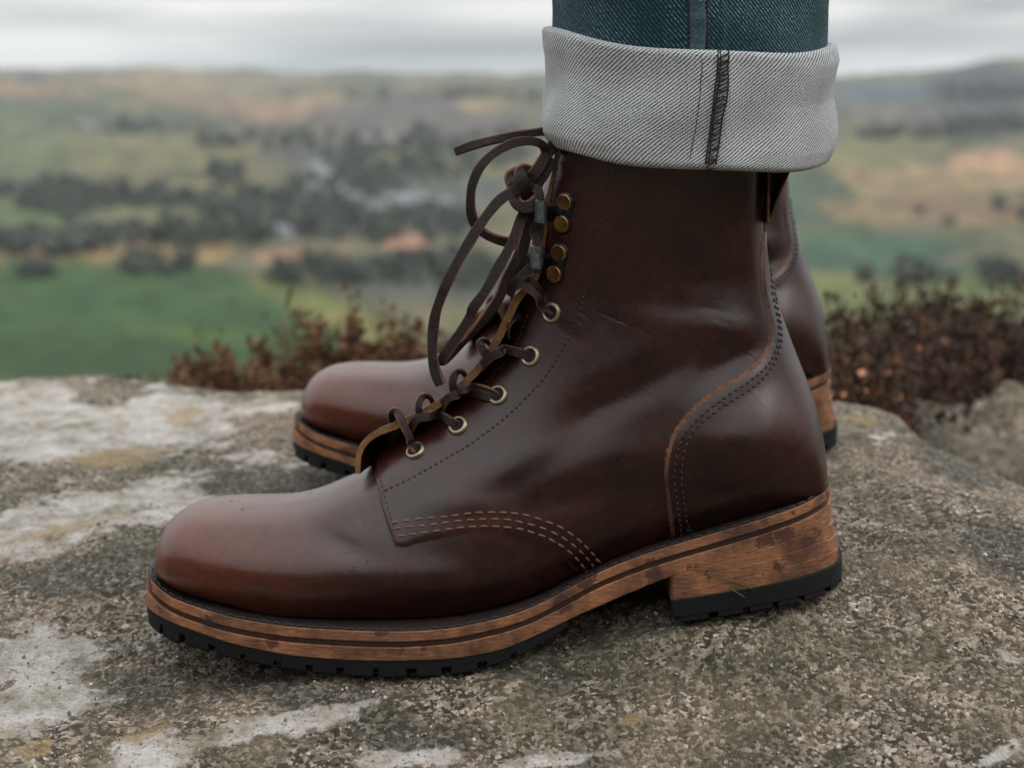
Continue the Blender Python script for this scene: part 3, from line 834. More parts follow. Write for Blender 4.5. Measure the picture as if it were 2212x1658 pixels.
# --- the upper: rings from the toe, up over the instep and round the heel into the shaft
zc = lambda x: float(zT(x)) - .0015
def Bx(px):      # a point on the feather line at the centre plane, from its bearing
    x = (px - 1106) * .85 / FPX
    return (x, zc(x))
def C(px, py):
    p = at(px, py, 0); return (p[0], p[2])
SEC = [  # front/top point, back/bottom point, half width, level of the widest point, lower squareness, upper squareness
 (C(341, 1202), C(341, 1206), .001, .5, .9, 1), (C(343, 1178), C(346, 1236), .0125, .52, .95, .95), (C(351, 1150), Bx(362), .0212, .54, .9, .95), (C(372, 1119), Bx(392), .0295, .56, .85, .92),
 (C(408, 1095), Bx(430), .0358, .57, .80, .9), (C(455, 1082), Bx(478), .0400, .58, .76, .9), (C(510, 1077), Bx(530), .0430, .59, .73, .92), (C(565, 1075), Bx(585), .0450, .60, .70, .95), (C(622, 1072), Bx(645), .0464, .61, .68, .98),
 (C(680, 1060), Bx(712), .0472, .61, .68, 1), (C(745, 1034), Bx(780), .0472, .61, .68, 1), (C(800, 1008), Bx(850), .0465, .61, .68, 1),
 (C(838, 968), Bx(925), .0452, .62, .68, 1), (C(890, 935), Bx(1005), .0432, .63, .70, 1), (C(950, 893), Bx(1090), .0412, .64, .72, 1), (C(1005, 847), Bx(1185), .0388, .65, .75, 1),
 (C(1048, 800), Bx(1290), .0368, .66, .78, 1), (C(1080, 752), Bx(1405), .0356, .66, .82, 1), (C(1100, 712), Bx(1525), .0362, .66, .85, 1), (C(1112, 680), Bx(1640), .0372, .66, .87, 1), (C(1120, 655), Bx(1725), .0378, .66, .9, 1),
 (C(1125, 635), C(1768, 1062), .0378, .66, .93, 1), (C(1130, 617), C(1770, 1010), .0372, .64, .96, 1), (C(1134, 600), C(1764, 950), .0356, .62, 1, 1), (C(1138, 582), C(1752, 890), .0335, .59, 1, 1),
 (C(1142, 563), C(1732, 830), .0329, .56, 1, 1), (C(1147, 540), C(1706, 765), .0326, .53, 1, 1), (C(1151, 515), C(1682, 700), .0328, .51, 1, 1), (C(1156, 488), C(1661, 640), .0336, .5, 1, 1),
 (C(1161, 460), C(1648, 580), .0348, .5, 1, 1), (C(1167, 430), C(1642, 520), .0360, .5, 1, 1), (C(1174, 400), C(1641, 462), .0371, .5, 1, 1), (C(1182, 368), C(1642, 405), .0382, .5, 1, 1),
 (C(1189, 330), C(1644, 350), .0392, .5, 1, 1), (C(1194, 285), C(1646, 300), .0402, .5, 1, 1), (C(1198, 240), C(1648, 245), .0410, .5, 1, 1)]
K = len(SEC)
tab = crom([(s[0][0], s[0][1], s[1][0], s[1][1], *s[2:]) for s in SEC], (K - 1) * 60 + 1)
UG = np.linspace(0, K - 1, len(tab))
# soft dents (+) and swellings (-) of worn leather: seen at px, py; radii in px; depth in mm; tilt
DENTS = [(1640, 975, 105, 70, -3.4, -10), (1560, 800, 100, 34, 2.6, -34), (880, 1255, 170, 40, -1.6, 4), (735, 1178, 62, 22, 2.2, 12), (655, 1130, 110, 26, 1.0, 26), (560, 1180, 130, 60, -1.0, 0), (930, 1235, 150, 36, -1.5, 6), (1490, 600, 150, 70, 2.6, 4), (1580, 715, 75, 44, -2.0, 12), (1470, 668, 190, 26, .8, 9),
         (1310, 640, 50, 130, 1.2, -20), (1290, 900, 190, 42, 2.6, -40), (1130, 1000, 200, 34, -1.6, -24), (1340, 1000, 150, 50, -2.0, -12), (1480, 790, 110, 40, 2.4, -32), (1390, 800, 100, 40, -1.2, -30), (1560, 1060, 70, 20, 1.2, -14), (1560, 950, 90, 40, -1.4, -10),
         (1650, 900, 60, 50, -1.6, 0), (1700, 1000, 34, 50, 1.0, 0), (1620, 860, 40, 16, .6, -30), (1450, 450, 120, 120, .8, 0), (1230, 1080, 120, 30, 1.2, -14), (1000, 1090, 90, 24, -.8, 0)]
_r = np.random.default_rng(19)
for (cx, cy, sx, sy, an, n_) in [(1500, 690, 150, 50, 8, 16), (1560, 760, 90, 40, -20, 8), (760, 1120, 60, 50, 50, 9), (700, 1190, 90, 30, 15, 5), (1250, 880, 120, 60, -38, 8), (1240, 700, 40, 90, -60, 6), (1600, 900, 60, 60, -20, 4)]:
    for _ in range(n_):
        DENTS.append((cx + _r.normal(0, sx * .5), cy + _r.normal(0, sy * .5), _r.uniform(18, 60), _r.uniform(3, 7), _r.uniform(-.03, .22), an + _r.normal(0, 14)))
def dent(x, z):
    px = 1106 + x / .81 * FPX; py = 165 + (CAMZ - z) / .81 * FPX
    s = 0
    for cx, cy, rx, ry, d, an in DENTS:
        a = math.radians(an); c, sn = math.cos(a), math.sin(a)
        u = ((px - cx) * c + (py - cy) * sn) / rx; v = (-(px - cx) * sn + (py - cy) * c) / ry
        s = s + d * .001 * np.exp(-(u * u + v * v))
    return s
SM = None; SMX, SMZ = -.20, -.02
def surf(u, v):
    """point of the upper; v = 0 front or top line, -1 back or bottom line on the camera's side, +1 the same on the far side"""
    u = np.clip(np.asarray(u, float), 0, K - 1); v = np.asarray(v, float)
    q = [np.interp(u, UG, tab[:, k]) for k in range(8)]
    Fx, Fz, Bx_, Bz, w, m_, ql, qu = q
    th = math.pi * np.abs(v); c, s = np.cos(th), np.abs(np.sin(th))
    up = c >= 0
    f_ = np.clip((.6 - c) / 1.2, 0, 1); f_ = f_ * f_ * (3 - 2 * f_)
    e_ = 2 / (qu + (ql - qu) * f_)
    rr = (np.abs(c) ** e_ + s ** e_) ** (-1 / e_)
    ca, sa = c * rr, s * rr
    frac = .5 * (1 - ca) + (m_ - .5) * (1 - ca * ca)
    x = Fx + (Bx_ - Fx) * frac; z = Fz + (Bz - Fz) * frac
    y = w * sa
    if SM is not None:       # the leather relaxes: creases between the rings are smoothed out
        gi = np.clip((x - SMX) / .001, 0, SM.shape[0] - 1.001); gj = np.clip((z - SMZ) / .001, 0, SM.shape[1] - 1.001)
        i, j = gi.astype(int), gj.astype(int); fi, fj = gi - i, gj - j
        ys = SM[i, j] * (1 - fi) * (1 - fj) + SM[i + 1, j] * fi * (1 - fj) + SM[i, j + 1] * (1 - fi) * fj + SM[i + 1, j + 1] * fi * fj
        k = np.clip((sa - .30) / .5, 0, 1); k = k * k * (3 - 2 * k)
        y = y + (ys - y) * k * np.clip((u - 3) / 4, 0, 1) * np.clip((K - 2.5 - u) / 2, 0, 1)
    y = y - np.minimum(dent(x, z), .8 * y) * np.clip(sa * 1.5 - .2, 0, 1)
    return np.stack([x, np.where(v < 0, -y, y), z], -1)
def _relax():
    n0, n1 = 400, 360
    uu, vv = np.meshgrid(np.linspace(0, K - 1, 3000), np.linspace(0.001, .999, 700), indexing='ij')
    global DENTS
    keep, DENTS = DENTS, []
    P = surf(uu.ravel(), vv.ravel()); DENTS = keep
    i = np.clip(((P[:, 0] - SMX) / .001).round().astype(int), 0, n0 - 1); j = np.clip(((P[:, 2] - SMZ) / .001).round().astype(int), 0, n1 - 1)
    A = np.zeros((n0, n1)); W_ = np.zeros((n0, n1))
    np.add.at(A, (i, j), np.abs(P[:, 1])); np.add.at(W_, (i, j), 1)
    A = np.where(W_ > 0, A / np.maximum(W_, 1), 0); W_ = (W_ > 0).astype(float)
    k = np.exp(-.5 * (np.arange(-20, 21) / 7.5) ** 2)
    def blur(X):
        X = np.apply_along_axis(lambda r: np.convolve(r, k, 'same'), 0, X)
        return np.apply_along_axis(lambda r: np.convolve(r, k, 'same'), 1, X)
    return blur(A) / (blur(W_) + 1e-9)
def nrm(u, v):
    h1, h2 = .02, .003
    a = surf(u + h1, v) - surf(u - h1, v); b = surf(u, v + h2) - surf(u, v - h2)
    n = np.cross(b, a); n /= np.linalg.norm(n, axis=-1)[..., None] + 1e-12
    return n
SM = _relax()
# check orientation once: the camera-side normal must point to -Y
_t = nrm(np.array([10.0]), np.array([-.5]))[0]
NS = -1.0 if _t[1] > 0 else 1.0
def surf_h(u, v, h):
    return surf(u, v) + NS * nrm(u, v) * np.asarray(h)[..., None]

iu, iv = np.meshgrid(np.linspace(0, K - 1, 900), np.linspace(-1, 0.04, 260), indexing='ij')
iu, iv = iu.ravel(), iv.ravel()
ip = surf(iu, iv); ix, iy = seen(ip)
in_ = NS * nrm(iu, iv); vis = (in_ * (np.array([0, CAMY, CAMZ]) - ip)).sum(1) > -1e-4
iu, iv, ix, iy = iu[vis], iv[vis], ix[vis], iy[vis]
class _D:
    def __init__(s_, q): s_.q = q
    def __getitem__(s_, k): return s_.q[int(k)] if np.ndim(k) == 0 else np.array([s_.q[int(i)] for i in k])
_bk = {}
_key = (np.floor(ix / 12).astype(int) * 1000 + np.floor(iy / 12).astype(int))
_ord = np.argsort(_key, kind='stable'); _ks = _key[_ord]
_st = np.concatenate([[0], np.nonzero(np.diff(_ks))[0] + 1, [len(_ks)]])
for _i in range(len(_st) - 1):
    _bk[int(_ks[_st[_i]])] = _ord[_st[_i]:_st[_i + 1]]
def inv(px, py):
    bx_, by2 = int(math.floor(px / 12)), int(math.floor(py / 12)); cand = []; R_ = 1
    while not cand and R_ < 12:
        cand = [_bk[(bx_ + i) * 1000 + by2 + j] for i in range(-R_, R_ + 1) for j in range(-R_, R_ + 1) if (bx_ + i) * 1000 + by2 + j in _bk]; R_ += 2
    cand = np.concatenate(cand)
    d = (ix[cand] - px) ** 2 + (iy[cand] - py) ** 2
    o_ = np.argsort(d)[:4]; k = cand[o_]; d = dict(zip(k.tolist(), d[o_].tolist())); d = _D(d)
    u0, v0 = float(iu[k[0]]), float(iv[k[0]])
    if d[k[0]] < 36 and .3 < u0 < K - 1.3 and -.985 < v0 < -.01:
        u1, v1 = u0, v0
        for _ in range(3):
            sx, sy = seen(surf(np.array([u1, u1 + .01, u1]), np.array([v1, v1, v1 + .002])))
            J = np.array([[(sx[1] - sx[0]) / .01, (sx[2] - sx[0]) / .002], [(sy[1] - sy[0]) / .01, (sy[2] - sy[0]) / .002]])
            if abs(np.linalg.det(J)) < 50: break
            du, dv = np.linalg.solve(J, [px - sx[0], py - sy[0]])
            u1 += float(np.clip(du, -.1, .1)); v1 += float(np.clip(dv, -.02, .02))
        if abs(u1 - u0) < .25 and abs(v1 - v0) < .04: return u1, min(max(v1, -1), .03)
        return u0, v0
    if d[k[0]] > 36: return iu[k[0]], iv[k[0]]
    w = 1 / (d[k] + .05); 
    ok = (np.abs(iu[k] - iu[k[0]]) < .3)
    w = w * ok; w /= w.sum()
    return float((iu[k] * w).sum()), float((iv[k] * w).sum())
def on_boot(px, py, h=0.0):
    u, v = inv(px, py)
    return surf_h(np.array([u]), np.array([v]), np.array([h]))[0], (NS * nrm(np.array([u]), np.array([v])))[0]

def in_poly(P, Q):
    x, y = Q[:, 0], Q[:, 1]; r = np.zeros(len(Q), bool)
    for i in range(len(P)):
        a, b = P[i], P[(i + 1) % len(P)]
        c = ((a[1] > y) != (b[1] > y)) & (x < (b[0] - a[0]) * (y - a[1]) / (b[1] - a[1] + 1e-15) + a[0])
        r ^= c
    return r
def poly_dist(P, Q):
    d = np.full(len(Q), 1e9)
    for i in range(len(P)):
        a, b = P[i], P[(i + 1) % len(P)]; e_ = b - a
        t = np.clip(((Q - a) @ e_) / (e_ @ e_ + 1e-15), 0, 1)
        d = np.minimum(d, np.linalg.norm(Q - a - t[:, None] * e_, axis=1))
    return d
SU, SV = .0135, .125
def panel(name, bound, h0, h1, mats, parent, rough=0.0, taper=None, skirt=.0008, **kw):
    """a leather piece on the upper: outline, cut edge (second material) and skin"""
    P = []
    for b0, b in zip([None] + list(bound[:-1]), bound):
        if b[0] == 'uv': P.append(b[1:]); continue
        if b0 is not None and b0[0] != 'uv':
            m_ = int(math.hypot(b[0] - b0[0], b[1] - b0[1]) // 6)
            P += [inv(b0[0] + (b[0] - b0[0]) * q / (m_ + 1), b0[1] + (b[1] - b0[1]) * q / (m_ + 1)) for q in range(1, m_ + 1)]
        P.append(inv(*b))
    P = np.array(P, float) * [SU, SV]
    B = resample(P, .0011, closed=True)
    if rough:
        B = B + rng.normal(0, rough, B.shape) * np.where(np.abs(B[:, 1] / SV) < .99, 1, 0)[:, None]
    B[:, 1] = np.clip(B[:, 1], -SV, SV)
    lo, hi = B.min(0), B.max(0)
    st = .0015
    gx_, gy_ = np.meshgrid(np.arange(lo[0], hi[0], st), np.arange(lo[1], hi[1], st), indexing='ij')
    G = np.stack([gx_.ravel(), gy_.ravel()], 1) + rng.uniform(-.0002, .0002, (gx_.size, 2))
    G = G[in_poly(B, G)]
    dG = poly_dist(B, G)
    G, dG = G[dG > .0016], dG[dG > .0016]
    # ring just inside
    t = np.roll(B, -1, 0) - np.roll(B, 1, 0); t /= np.linalg.norm(t, axis=1)[:, None] + 1e-12
    R = B + np.stack([-t[:, 1], t[:, 0]], 1) * .0007
    if in_poly(B, R).mean() < .5: R = B - np.stack([-t[:, 1], t[:, 0]], 1) * .0007
    ok = in_poly(B, R) & (poly_dist(B, R) > .0005); R = R[ok]
    A = np.vstack([B, R, G])
    nb_ = len(B)
    res = delaunay_2d_cdt([Vector(a) for a in A], [], [list(range(nb_))], 1, 1e-7)
    W = np.array([tuple(a) for a in res[0]]); T = [tuple(t_) for t_ in res[2]]
    dW = poly_dist(B, W)
    hh = h1 - .00045 * np.exp(-(dW / .0005) ** 2)
    if taper is not None: hh = hh * taper(W / [SU, SV])
    top = surf_h(W[:, 0] / SU, W[:, 1] / SV, hh)
    outn = np.stack([t[:, 1], -t[:, 0]], 1)
    if in_poly(B, B + outn * .0007).mean() > .5: outn = -outn
    free_ = (np.abs(B[:, 1]) < SV * .985)[:, None]
    B2 = B + outn * skirt * free_ * rng.uniform(.8, 1.2, (nb_, 1)); B2[:, 1] = np.clip(B2[:, 1], -SV, SV)
    bt = surf_h(B2[:, 0] / SU, B2[:, 1] / SV, np.full(nb_, h0))
    tp = surf_h(B[:, 0] / SU, B[:, 1] / SV, np.full(nb_, h1 - .0004))
    # orientation of the triangles
    a, b, c = top[T[len(T) // 2][0]], top[T[len(T) // 2][1]], top[T[len(T) // 2][2]]
    n0 = np.cross(b - a, c - a); uvm = W[T[len(T) // 2][0]] / [SU, SV]
    if n0 @ (NS * nrm(np.array([uvm[0]]), np.array([uvm[1]]))[0]) < 0: T = [t_[::-1] for t_ in T]
    n1 = len(top)
    V = np.vstack([top, tp, bt])
    F_ = list(T); idx = [0] * len(T)
    for i in range(nb_):
        j = (i + 1) % nb_
        F_.append((n1 + i, n1 + j, n1 + nb_ + j, n1 + nb_ + i)); idx.append(1)
    o = mk(name, V, F_, mats, parent, idx=idx, base=BASE, **kw)
    V2 = V.copy(); V2[:, 1] *= -1
    mk(name, V2, [f[::-1] for f in F_], mats, parent, idx=idx, base=BASE, **kw)
    return o

# ------------------------------------------------------------------ small builders
def sweep(path, wdir, W, T, close_ends=True, bev=.28, twist=None):
    """flat strap along a path: wdir is the width direction at every point"""
    P = np.asarray(path); n = len(P)
    t = np.gradient(P, axis=0); t /= np.linalg.norm(t, axis=1)[:, None] + 1e-12
    w = wdir - (wdir * t).sum(1)[:, None] * t
    w /= np.linalg.norm(w, axis=1)[:, None] + 1e-12
    nn = np.cross(t, w)
    if twist is not None:
        c, s = np.cos(twist)[:, None], np.sin(twist)[:, None]
        w, nn = w * c + nn * s, nn * c - w * s
    W = np.broadcast_to(W, (n,)); T = np.broadcast_to(T, (n,))
    k = bev
    sec = [(-.5, -.5 + k), (-.5, .5 - k), (-.5 + k * .6, .5), (.5 - k * .6, .5), (.5, .5 - k), (.5, -.5 + k), (.5 - k * .6, -.5), (-.5 + k * .6, -.5)]
    V = np.concatenate([(P + w * (a * W)[:, None] + nn * (b * T)[:, None])[:, None] for a, b in sec], 1).reshape(-1, 3)
    F_ = [tuple(f) for f in grid_faces(n, 8, True)]
    idx = [1 if (i % 8) in (0, 4, 7, 3) else 0 for i in range((n - 1) * 8)]
    F_.append(tuple(range(7, -1, -1))); idx.append(1)
    F_.append(tuple((n - 1) * 8 + i for i in range(8))); idx.append(1)
    return V, F_, idx
VIEW = np.array([0, 1.0, 0])
def lace(name, pts, parent, W=.0034, T=.0020, sc=.74, twist=(0, 0), step=.0012, mats=None, **kw):
    P = np.array([p if len(p) == 3 and not isinstance(p[2], str) else p for p in pts], dtype=object)
    Q = []
    for p in pts:
        if p[2] == 's':
            Q.append(on_boot(p[0], p[1], p[3])[0])
        else:
            Q.append(at(p[0], p[1], p[2] * sc))
    R = resample(crom(np.array(Q), len(Q) * 16), step)
    t = np.gradient(R, axis=0); t /= np.linalg.norm(t, axis=1)[:, None]
    wd = np.cross(t, VIEW)
    bad_ = np.linalg.norm(wd, axis=1) < .15
    wd[bad_] = (1, 0, 0)
    tw = np.interp(np.linspace(0, 1, len(R)), np.linspace(0, 1, len(twist)), np.radians(twist))
    jit = 1 + .06 * np.sin(np.linspace(0, len(R) * .35, len(R)) + Q[0][0] * 999)
    V, F_, idx = sweep(R, wd, W * jit * 1.12, T, twist=tw, bev=.16)
    return mk(name, V, F_, mats or [M['leather_dark'], M['lace_edge']], parent, idx=idx, base=BASE, smooth=False, **kw)

def frame_from(nv, upv=(0, 0, 1)):
    n = np.array(nv) / np.linalg.norm(nv); u = np.array(upv) - n * np.dot(n, upv); u /= np.linalg.norm(u)
    return np.stack([np.cross(u, n), u, n], 1)      # columns: right, up, out
def lathe(profile, c, n, seg=28, sx=1.0, sy=1.0):
    Fm = frame_from(n); V = []
    for r, h in profile:
        for k in range(seg):
            a = 2 * math.pi * k / seg
            V.append(c + Fm @ np.array([r * sx * math.cos(a), r * sy * math.sin(a), h]))
    return V, [tuple(f) for f in grid_faces(len(profile), seg, True)]

def stitches(px_line, h, ln, gap, rad, sag=.0003):
    """short thread segments lying along a line on the upper"""
    L_ = resample(crom(np.array(px_line, float), len(px_line) * 20), 2.0)
    uv = np.array([inv(*p) for p in L_])
    uv[1:-1] = (uv[:-2] + uv[1:-1] * 2 + uv[2:]) / 4
    P = surf_h(uv[:, 0], uv[:, 1], np.full(len(uv), h)); Nn = NS * nrm(uv[:, 0], uv[:, 1])
    s = np.concatenate([[0], np.cumsum(np.linalg.norm(np.diff(P, axis=0), axis=1))])
    out = []; q = 0.0
    while q + ln < s[-1]:
        tt = np.linspace(0, 1, 7)
        pp = np.stack([np.interp(q + tt * ln, s, P[:, k]) for k in range(3)], 1)
        nn = np.stack([np.interp(q + tt * ln, s, Nn[:, k]) for k in range(3)], 1)
        pp = pp + nn * ((np.sin(tt * math.pi) ** .6) * rad * .9 - sag)[:, None]
        r = rad * np.array([.55, .9, 1, 1, 1, .9, .55])
        t = np.gradient(pp, axis=0); t /= np.linalg.norm(t, axis=1)[:, None]
        b = np.cross(t, nn); V = []
        for i in range(7):
            for k in range(6):
                a = k * math.pi / 3
                V.append(pp[i] + r[i] * (math.cos(a) * nn[i] + math.sin(a) * b[i]))
        F_ = [tuple(f) for f in grid_faces(7, 6, True)] + [tuple(range(5, -1, -1)), tuple(36 + i for i in range(6))]
        out.append((np.array(V), F_))
        q += ln + gap * rng.uniform(.8, 1.2)
    return out
def joined(parts):
    V, F_ = [], []
    for v, f in parts:
        o = len(V); V += list(v); F_ += [tuple(i + o for i in q) for q in f]
    return V, F_

# ================================================================== BUILD THE NEAR BOOT
boots = 'brown leather lace-up boots worn by the standing person'
boot = empty('boot', BASE, 'nearer brown leather lace-up boot with stacked tan sole, in sharp focus on the rock', 'boot', boots)

nu_, nv_ = 620, 340
U_, V_ = np.meshgrid(np.linspace(0, K - 1, nu_), np.linspace(-1, 1, nv_, endpoint=False), indexing='ij')
up = surf(U_.ravel(), V_.ravel())
ff = grid_faces(nu_, nv_, True)
mk('vamp', up, ff[:, ::-1] if NS > 0 else ff, M['leather'], boot, base=BASE)

# sole, from the welt down
layer('welt', zT, lambda x: zT(x) - .0043, .0, M['sole'], boot, top=M['leather_dark'])
_W = resample(plan(-.0022), .0052)
_ws = []
for i in range(len(_W) - 1):
    a_, b_ = _W[i], _W[i] + (_W[i + 1] - _W[i]) * .72
    for sg in (-1, 1):
        q_ = np.linspace(0, 1, 5)[:, None]; P_ = a_ + (b_ - a_) * q_
        P3 = np.stack([P_[:, 0], sg * P_[:, 1], zT(P_[:, 0]) + .0001 + .0003 * np.sin(np.pi * q_[:, 0])], 1)
        t3 = (P3[-1] - P3[0]) / (np.linalg.norm(P3[-1] - P3[0]) + 1e-9); s3 = np.cross(t3, [0, 0, 1.0])
        _ws.append(([P3[k] + .0004 * (math.cos(j * math.pi / 3) * s3 + math.sin(j * math.pi / 3) * np.array([0, 0, 1.0])) for k in range(5) for j in range(6)], [tuple(f) for f in grid_faces(5, 6, True)]))
v, f = joined(_ws)
mk('welt_stitching', v, f, M['thread_dark'], boot, base=BASE, kind='stuff')
layer('welt_groove', lambda x: zT(x) - .0043, lambda x: zT(x) - .0067, -.0012, M['groove'], boot)
layer('midsole', lambda x: zT(x) - .0067, zM, .0002, M['sole'], boot)
XA = .024
layer('outsole', zM, lambda x: np.maximum(zM(x) - .0036, zR(x)), -.0002, M['rubber'], boot, x1=XA)
XH = curve_z([(1449, 1240)], .001)[0][0]
h_at = lambda f: (lambda x: zM(x) * (1 - f) + zH(x) * f)
for k in range(3):
    layer('heel_lift', h_at(k / 3), h_at((k + 1) / 3), .0003 + .0003 * k, M['sole'], boot, x0=XH, heelout=.0010 * (k + 1), bev=.0001)
layer('heel_cap', zH, lambda x: zB(x) + .0026, .0016, M['rubber'], boot, x0=XH + .0003, heelout=.0036)

def lugs(xa, xb, zt, zb, grow, ln, gap, dep, heelout=0.0):
    P = resample(plan(grow, heelout=heelout), .0004)
    P = P[(P[:, 0] > xa) & (P[:, 0] < xb)]
    s = np.concatenate([[0], np.cumsum(np.linalg.norm(np.diff(P, axis=0), axis=1))])
    t = np.gradient(P, axis=0); t /= np.linalg.norm(t, axis=1)[:, None]
    inn = np.stack([t[:, 1], -t[:, 0]], 1)
    q = .0008
    ln0, gap0 = ln, gap
    while q + ln < s[-1]:
        ln = ln0 * rng.uniform(.85, 1.15); gap = gap0 * rng.uniform(.6, 1.3)
        k = np.linspace(q, q + ln, 5)
        pp = np.stack([np.interp(k, s, P[:, j]) for j in range(2)], 1); ii = np.stack([np.interp(k, s, inn[:, j]) for j in range(2)], 1)
        if pp[:, 1].min() > .004:
            for sg in (-1, 1):
                V = []
                for (o_, zz, sh) in ((0, 0, 0), (0, .8, 0), (.0006, 1, .06), (dep, 1, .06), (dep, 0, 0)):
                    ctr = pp.mean(0)
                    for a, i_ in zip(pp, ii):
                        b_ = a + (ctr - a) * sh + i_ * o_
                        z0, z1 = float(zt(b_[0])), float(zb(b_[0]))
                        V.append((b_[0], sg * b_[1], z0 + (z1 - z0) * zz))
                F_ = [tuple(f) for f in grid_faces(5, 5)] + [(0, 5, 10, 15, 20)[::-1], (4, 9, 14, 19, 24)]
                if sg > 0: F_ = [f[::-1] for f in F_]
                mk('lug', V, F_, M['rubber'], boot, base=BASE, smooth=False)
        q += ln + gap
lugs(-.2, XA - .002, lambda x: zM(x) - .003, zR, .0, .0112, .0034, .012)
lugs(XH + .004, .2, lambda x: zB(x) + .0032, zB, .0014, .010, .0036, .012, heelout=.0036)

# quarters with cut edge
K1 = K - 1.02
ub = inv(1262, 1240)[0]
qb = [(1216, 300), (1214, 330), (1206, 352), (1200, 372), (1193, 400), (1184, 440), (1177, 480), (1168, 520), (1162, 560), (1153, 600), (1142, 645), (1128, 690), (1112, 738), (1085, 777), (1042, 822), (993, 864), (952, 892), (911, 920), (862, 940), (835, 957), (818, 977), (811, 1000),
      (816, 1040), (826, 1090), (838, 1130), (848, 1158), (852, 1172), (856, 1177), (878, 1179), (893, 1172), (934, 1163), (993, 1152), (1051, 1148), (1110, 1152), (1154, 1164), (1198, 1186), (1227, 1208), (1245, 1226), (1262, 1245)]
qb += [('uv', ub + .25, -.97), ('uv', ub + .4, -1.0)] + [('uv', u, -1.0) for u in np.linspace(ub + .7, K1, 24)] + [('uv', K1, v) for v in (-.8, -.6, -.4)]
qp = panel('quarter', qb, -.0002, .0014, [M['leather'], M['raw_edge']], boot, rough=.00003, skirt=.0007)
uc = inv(1454, 1168)[0]
cb = [(1455, 1190), (1454, 1168), (1454, 1132), (1448, 1082), (1442, 1025), (1447, 982), (1460, 943), (1480, 912), (1511, 879), (1540, 857), (1571, 836), (1600, 817), (1625, 798), (1644, 777), (1656, 752), (1660, 720), (1654, 685), (1646, 650), (1640, 617), (1638, 580), (1640, 540), (1643, 500), (1645, 470), (1646, 430), (1646, 400), (1647, 340), (1648, 300)]
cb += [('uv', K1, -1.0)] + [('uv', u, -1.0) for u in np.linspace(K1 - .4, uc + .5, 26)]
panel('heel_counter', [tuple(q) for q in crom(np.array(cb[:27], float), 110)] + cb[27:], .0011, .0028, [M['leather'], M['raw_edge']], boot, rough=.00003, skirt=.0012)

# facing reinforcement seam threads
fl = [(832, 1063), (892, 1034), (957, 997), (1022, 958), (1087, 909), (1136, 863), (1179, 815), (1211, 766), (1237, 714), (1254, 670), (1267, 616), (1283, 556), (1296, 498), (1306, 441), (1314, 389), (1317, 355)]
V, F_ = joined(stitches(fl, .0013, .0020, .0007, .00046))
mk('facing_seam', V, F_, M['thread_dark'], boot, base=BASE, kind='stuff')
el = [(1212, 362), (1208, 385), (1202, 410), (1194, 445), (1186, 490), (1178, 530), (1171, 570), (1161, 615), (1150, 655), (1137, 697), (1119, 745), (1093, 786), (1049, 832), (1000, 873), (957, 902), (916, 931), (868, 951), (843, 966), (828, 984), (822, 1004), (827, 1046), (838, 1092), (849, 1128), (856, 1150)]
V, F_ = joined(stitches(el, .0013, .0019, .0008, .00038))
mk('edge_seam', V, F_, M['thread_dark'], boot, base=BASE, kind='stuff')
for dx in (0, 15):
    cl = [(1469 + dx, 1160), (1466 + dx, 1120), (1461 + dx, 1080), (1456 + dx, 1030), (1460 + dx, 985), (1472 + dx, 950), (1492 + dx, 921), (1520 + dx * .9, 893 + dx * .4), (1550 + dx * .8, 869 + dx * .5), (1581 + dx * .7, 848 + dx * .6), (1612 + dx * .6, 826 + dx * .7), (1640 + dx * .4, 802 + dx * .7), (1660 + dx * .4, 776 + dx * .4), (1671 + dx * .35, 744 + dx * .1), (1670 + dx * .3, 705), (1662 + dx * .3, 665), (1654 + dx * .3, 620), (1650 + dx * .3, 575)]
    V, F_ = joined(stitches(cl, .0028, .0023, .0008, .00054))
    mk('counter_seam', V, F_, M['thread_dark'], boot, base=BASE, kind='stuff')
z3 = lambda p: (729 + p[0] / 3.4118, 945 + p[1] / 3.4118)
rows = [[(400, 635), (480, 622), (560, 608), (640, 597), (730, 590), (820, 578), (900, 565), (1000, 550), (1090, 547), (1185, 547), (1280, 552), (1380, 567), (1470, 592), (1560, 622), (1645, 655), (1730, 710), (1800, 765), (1865, 830), (1910, 880), (1955, 935)],
        [(415, 680), (490, 665), (570, 655), (650, 650), (740, 635), (830, 620), (910, 610), (1000, 602), (1100, 597), (1185, 597), (1280, 605), (1370, 625), (1455, 645), (1540, 672), (1625, 710), (1700, 755), (1770, 810), (1830, 870), (1880, 930), (1915, 975)],
        [(440, 732), (520, 718), (600, 708), (665, 695), (745, 685), (830, 672), (920, 660), (1010, 653), (1100, 650), (1185, 652), (1270, 660), (1360, 672), (1450, 698), (1535, 725), (1600, 760), (1670, 800), (1735, 855), (1780, 905), (1820, 955), (1855, 1000)]]
for r in rows:
    for v, f in stitches([z3(p) for p in r], .00135, .0036, .0016, .00052, .0002):
        mk('stitch', v, f, M['thread_tan'], qp, base=BASE)
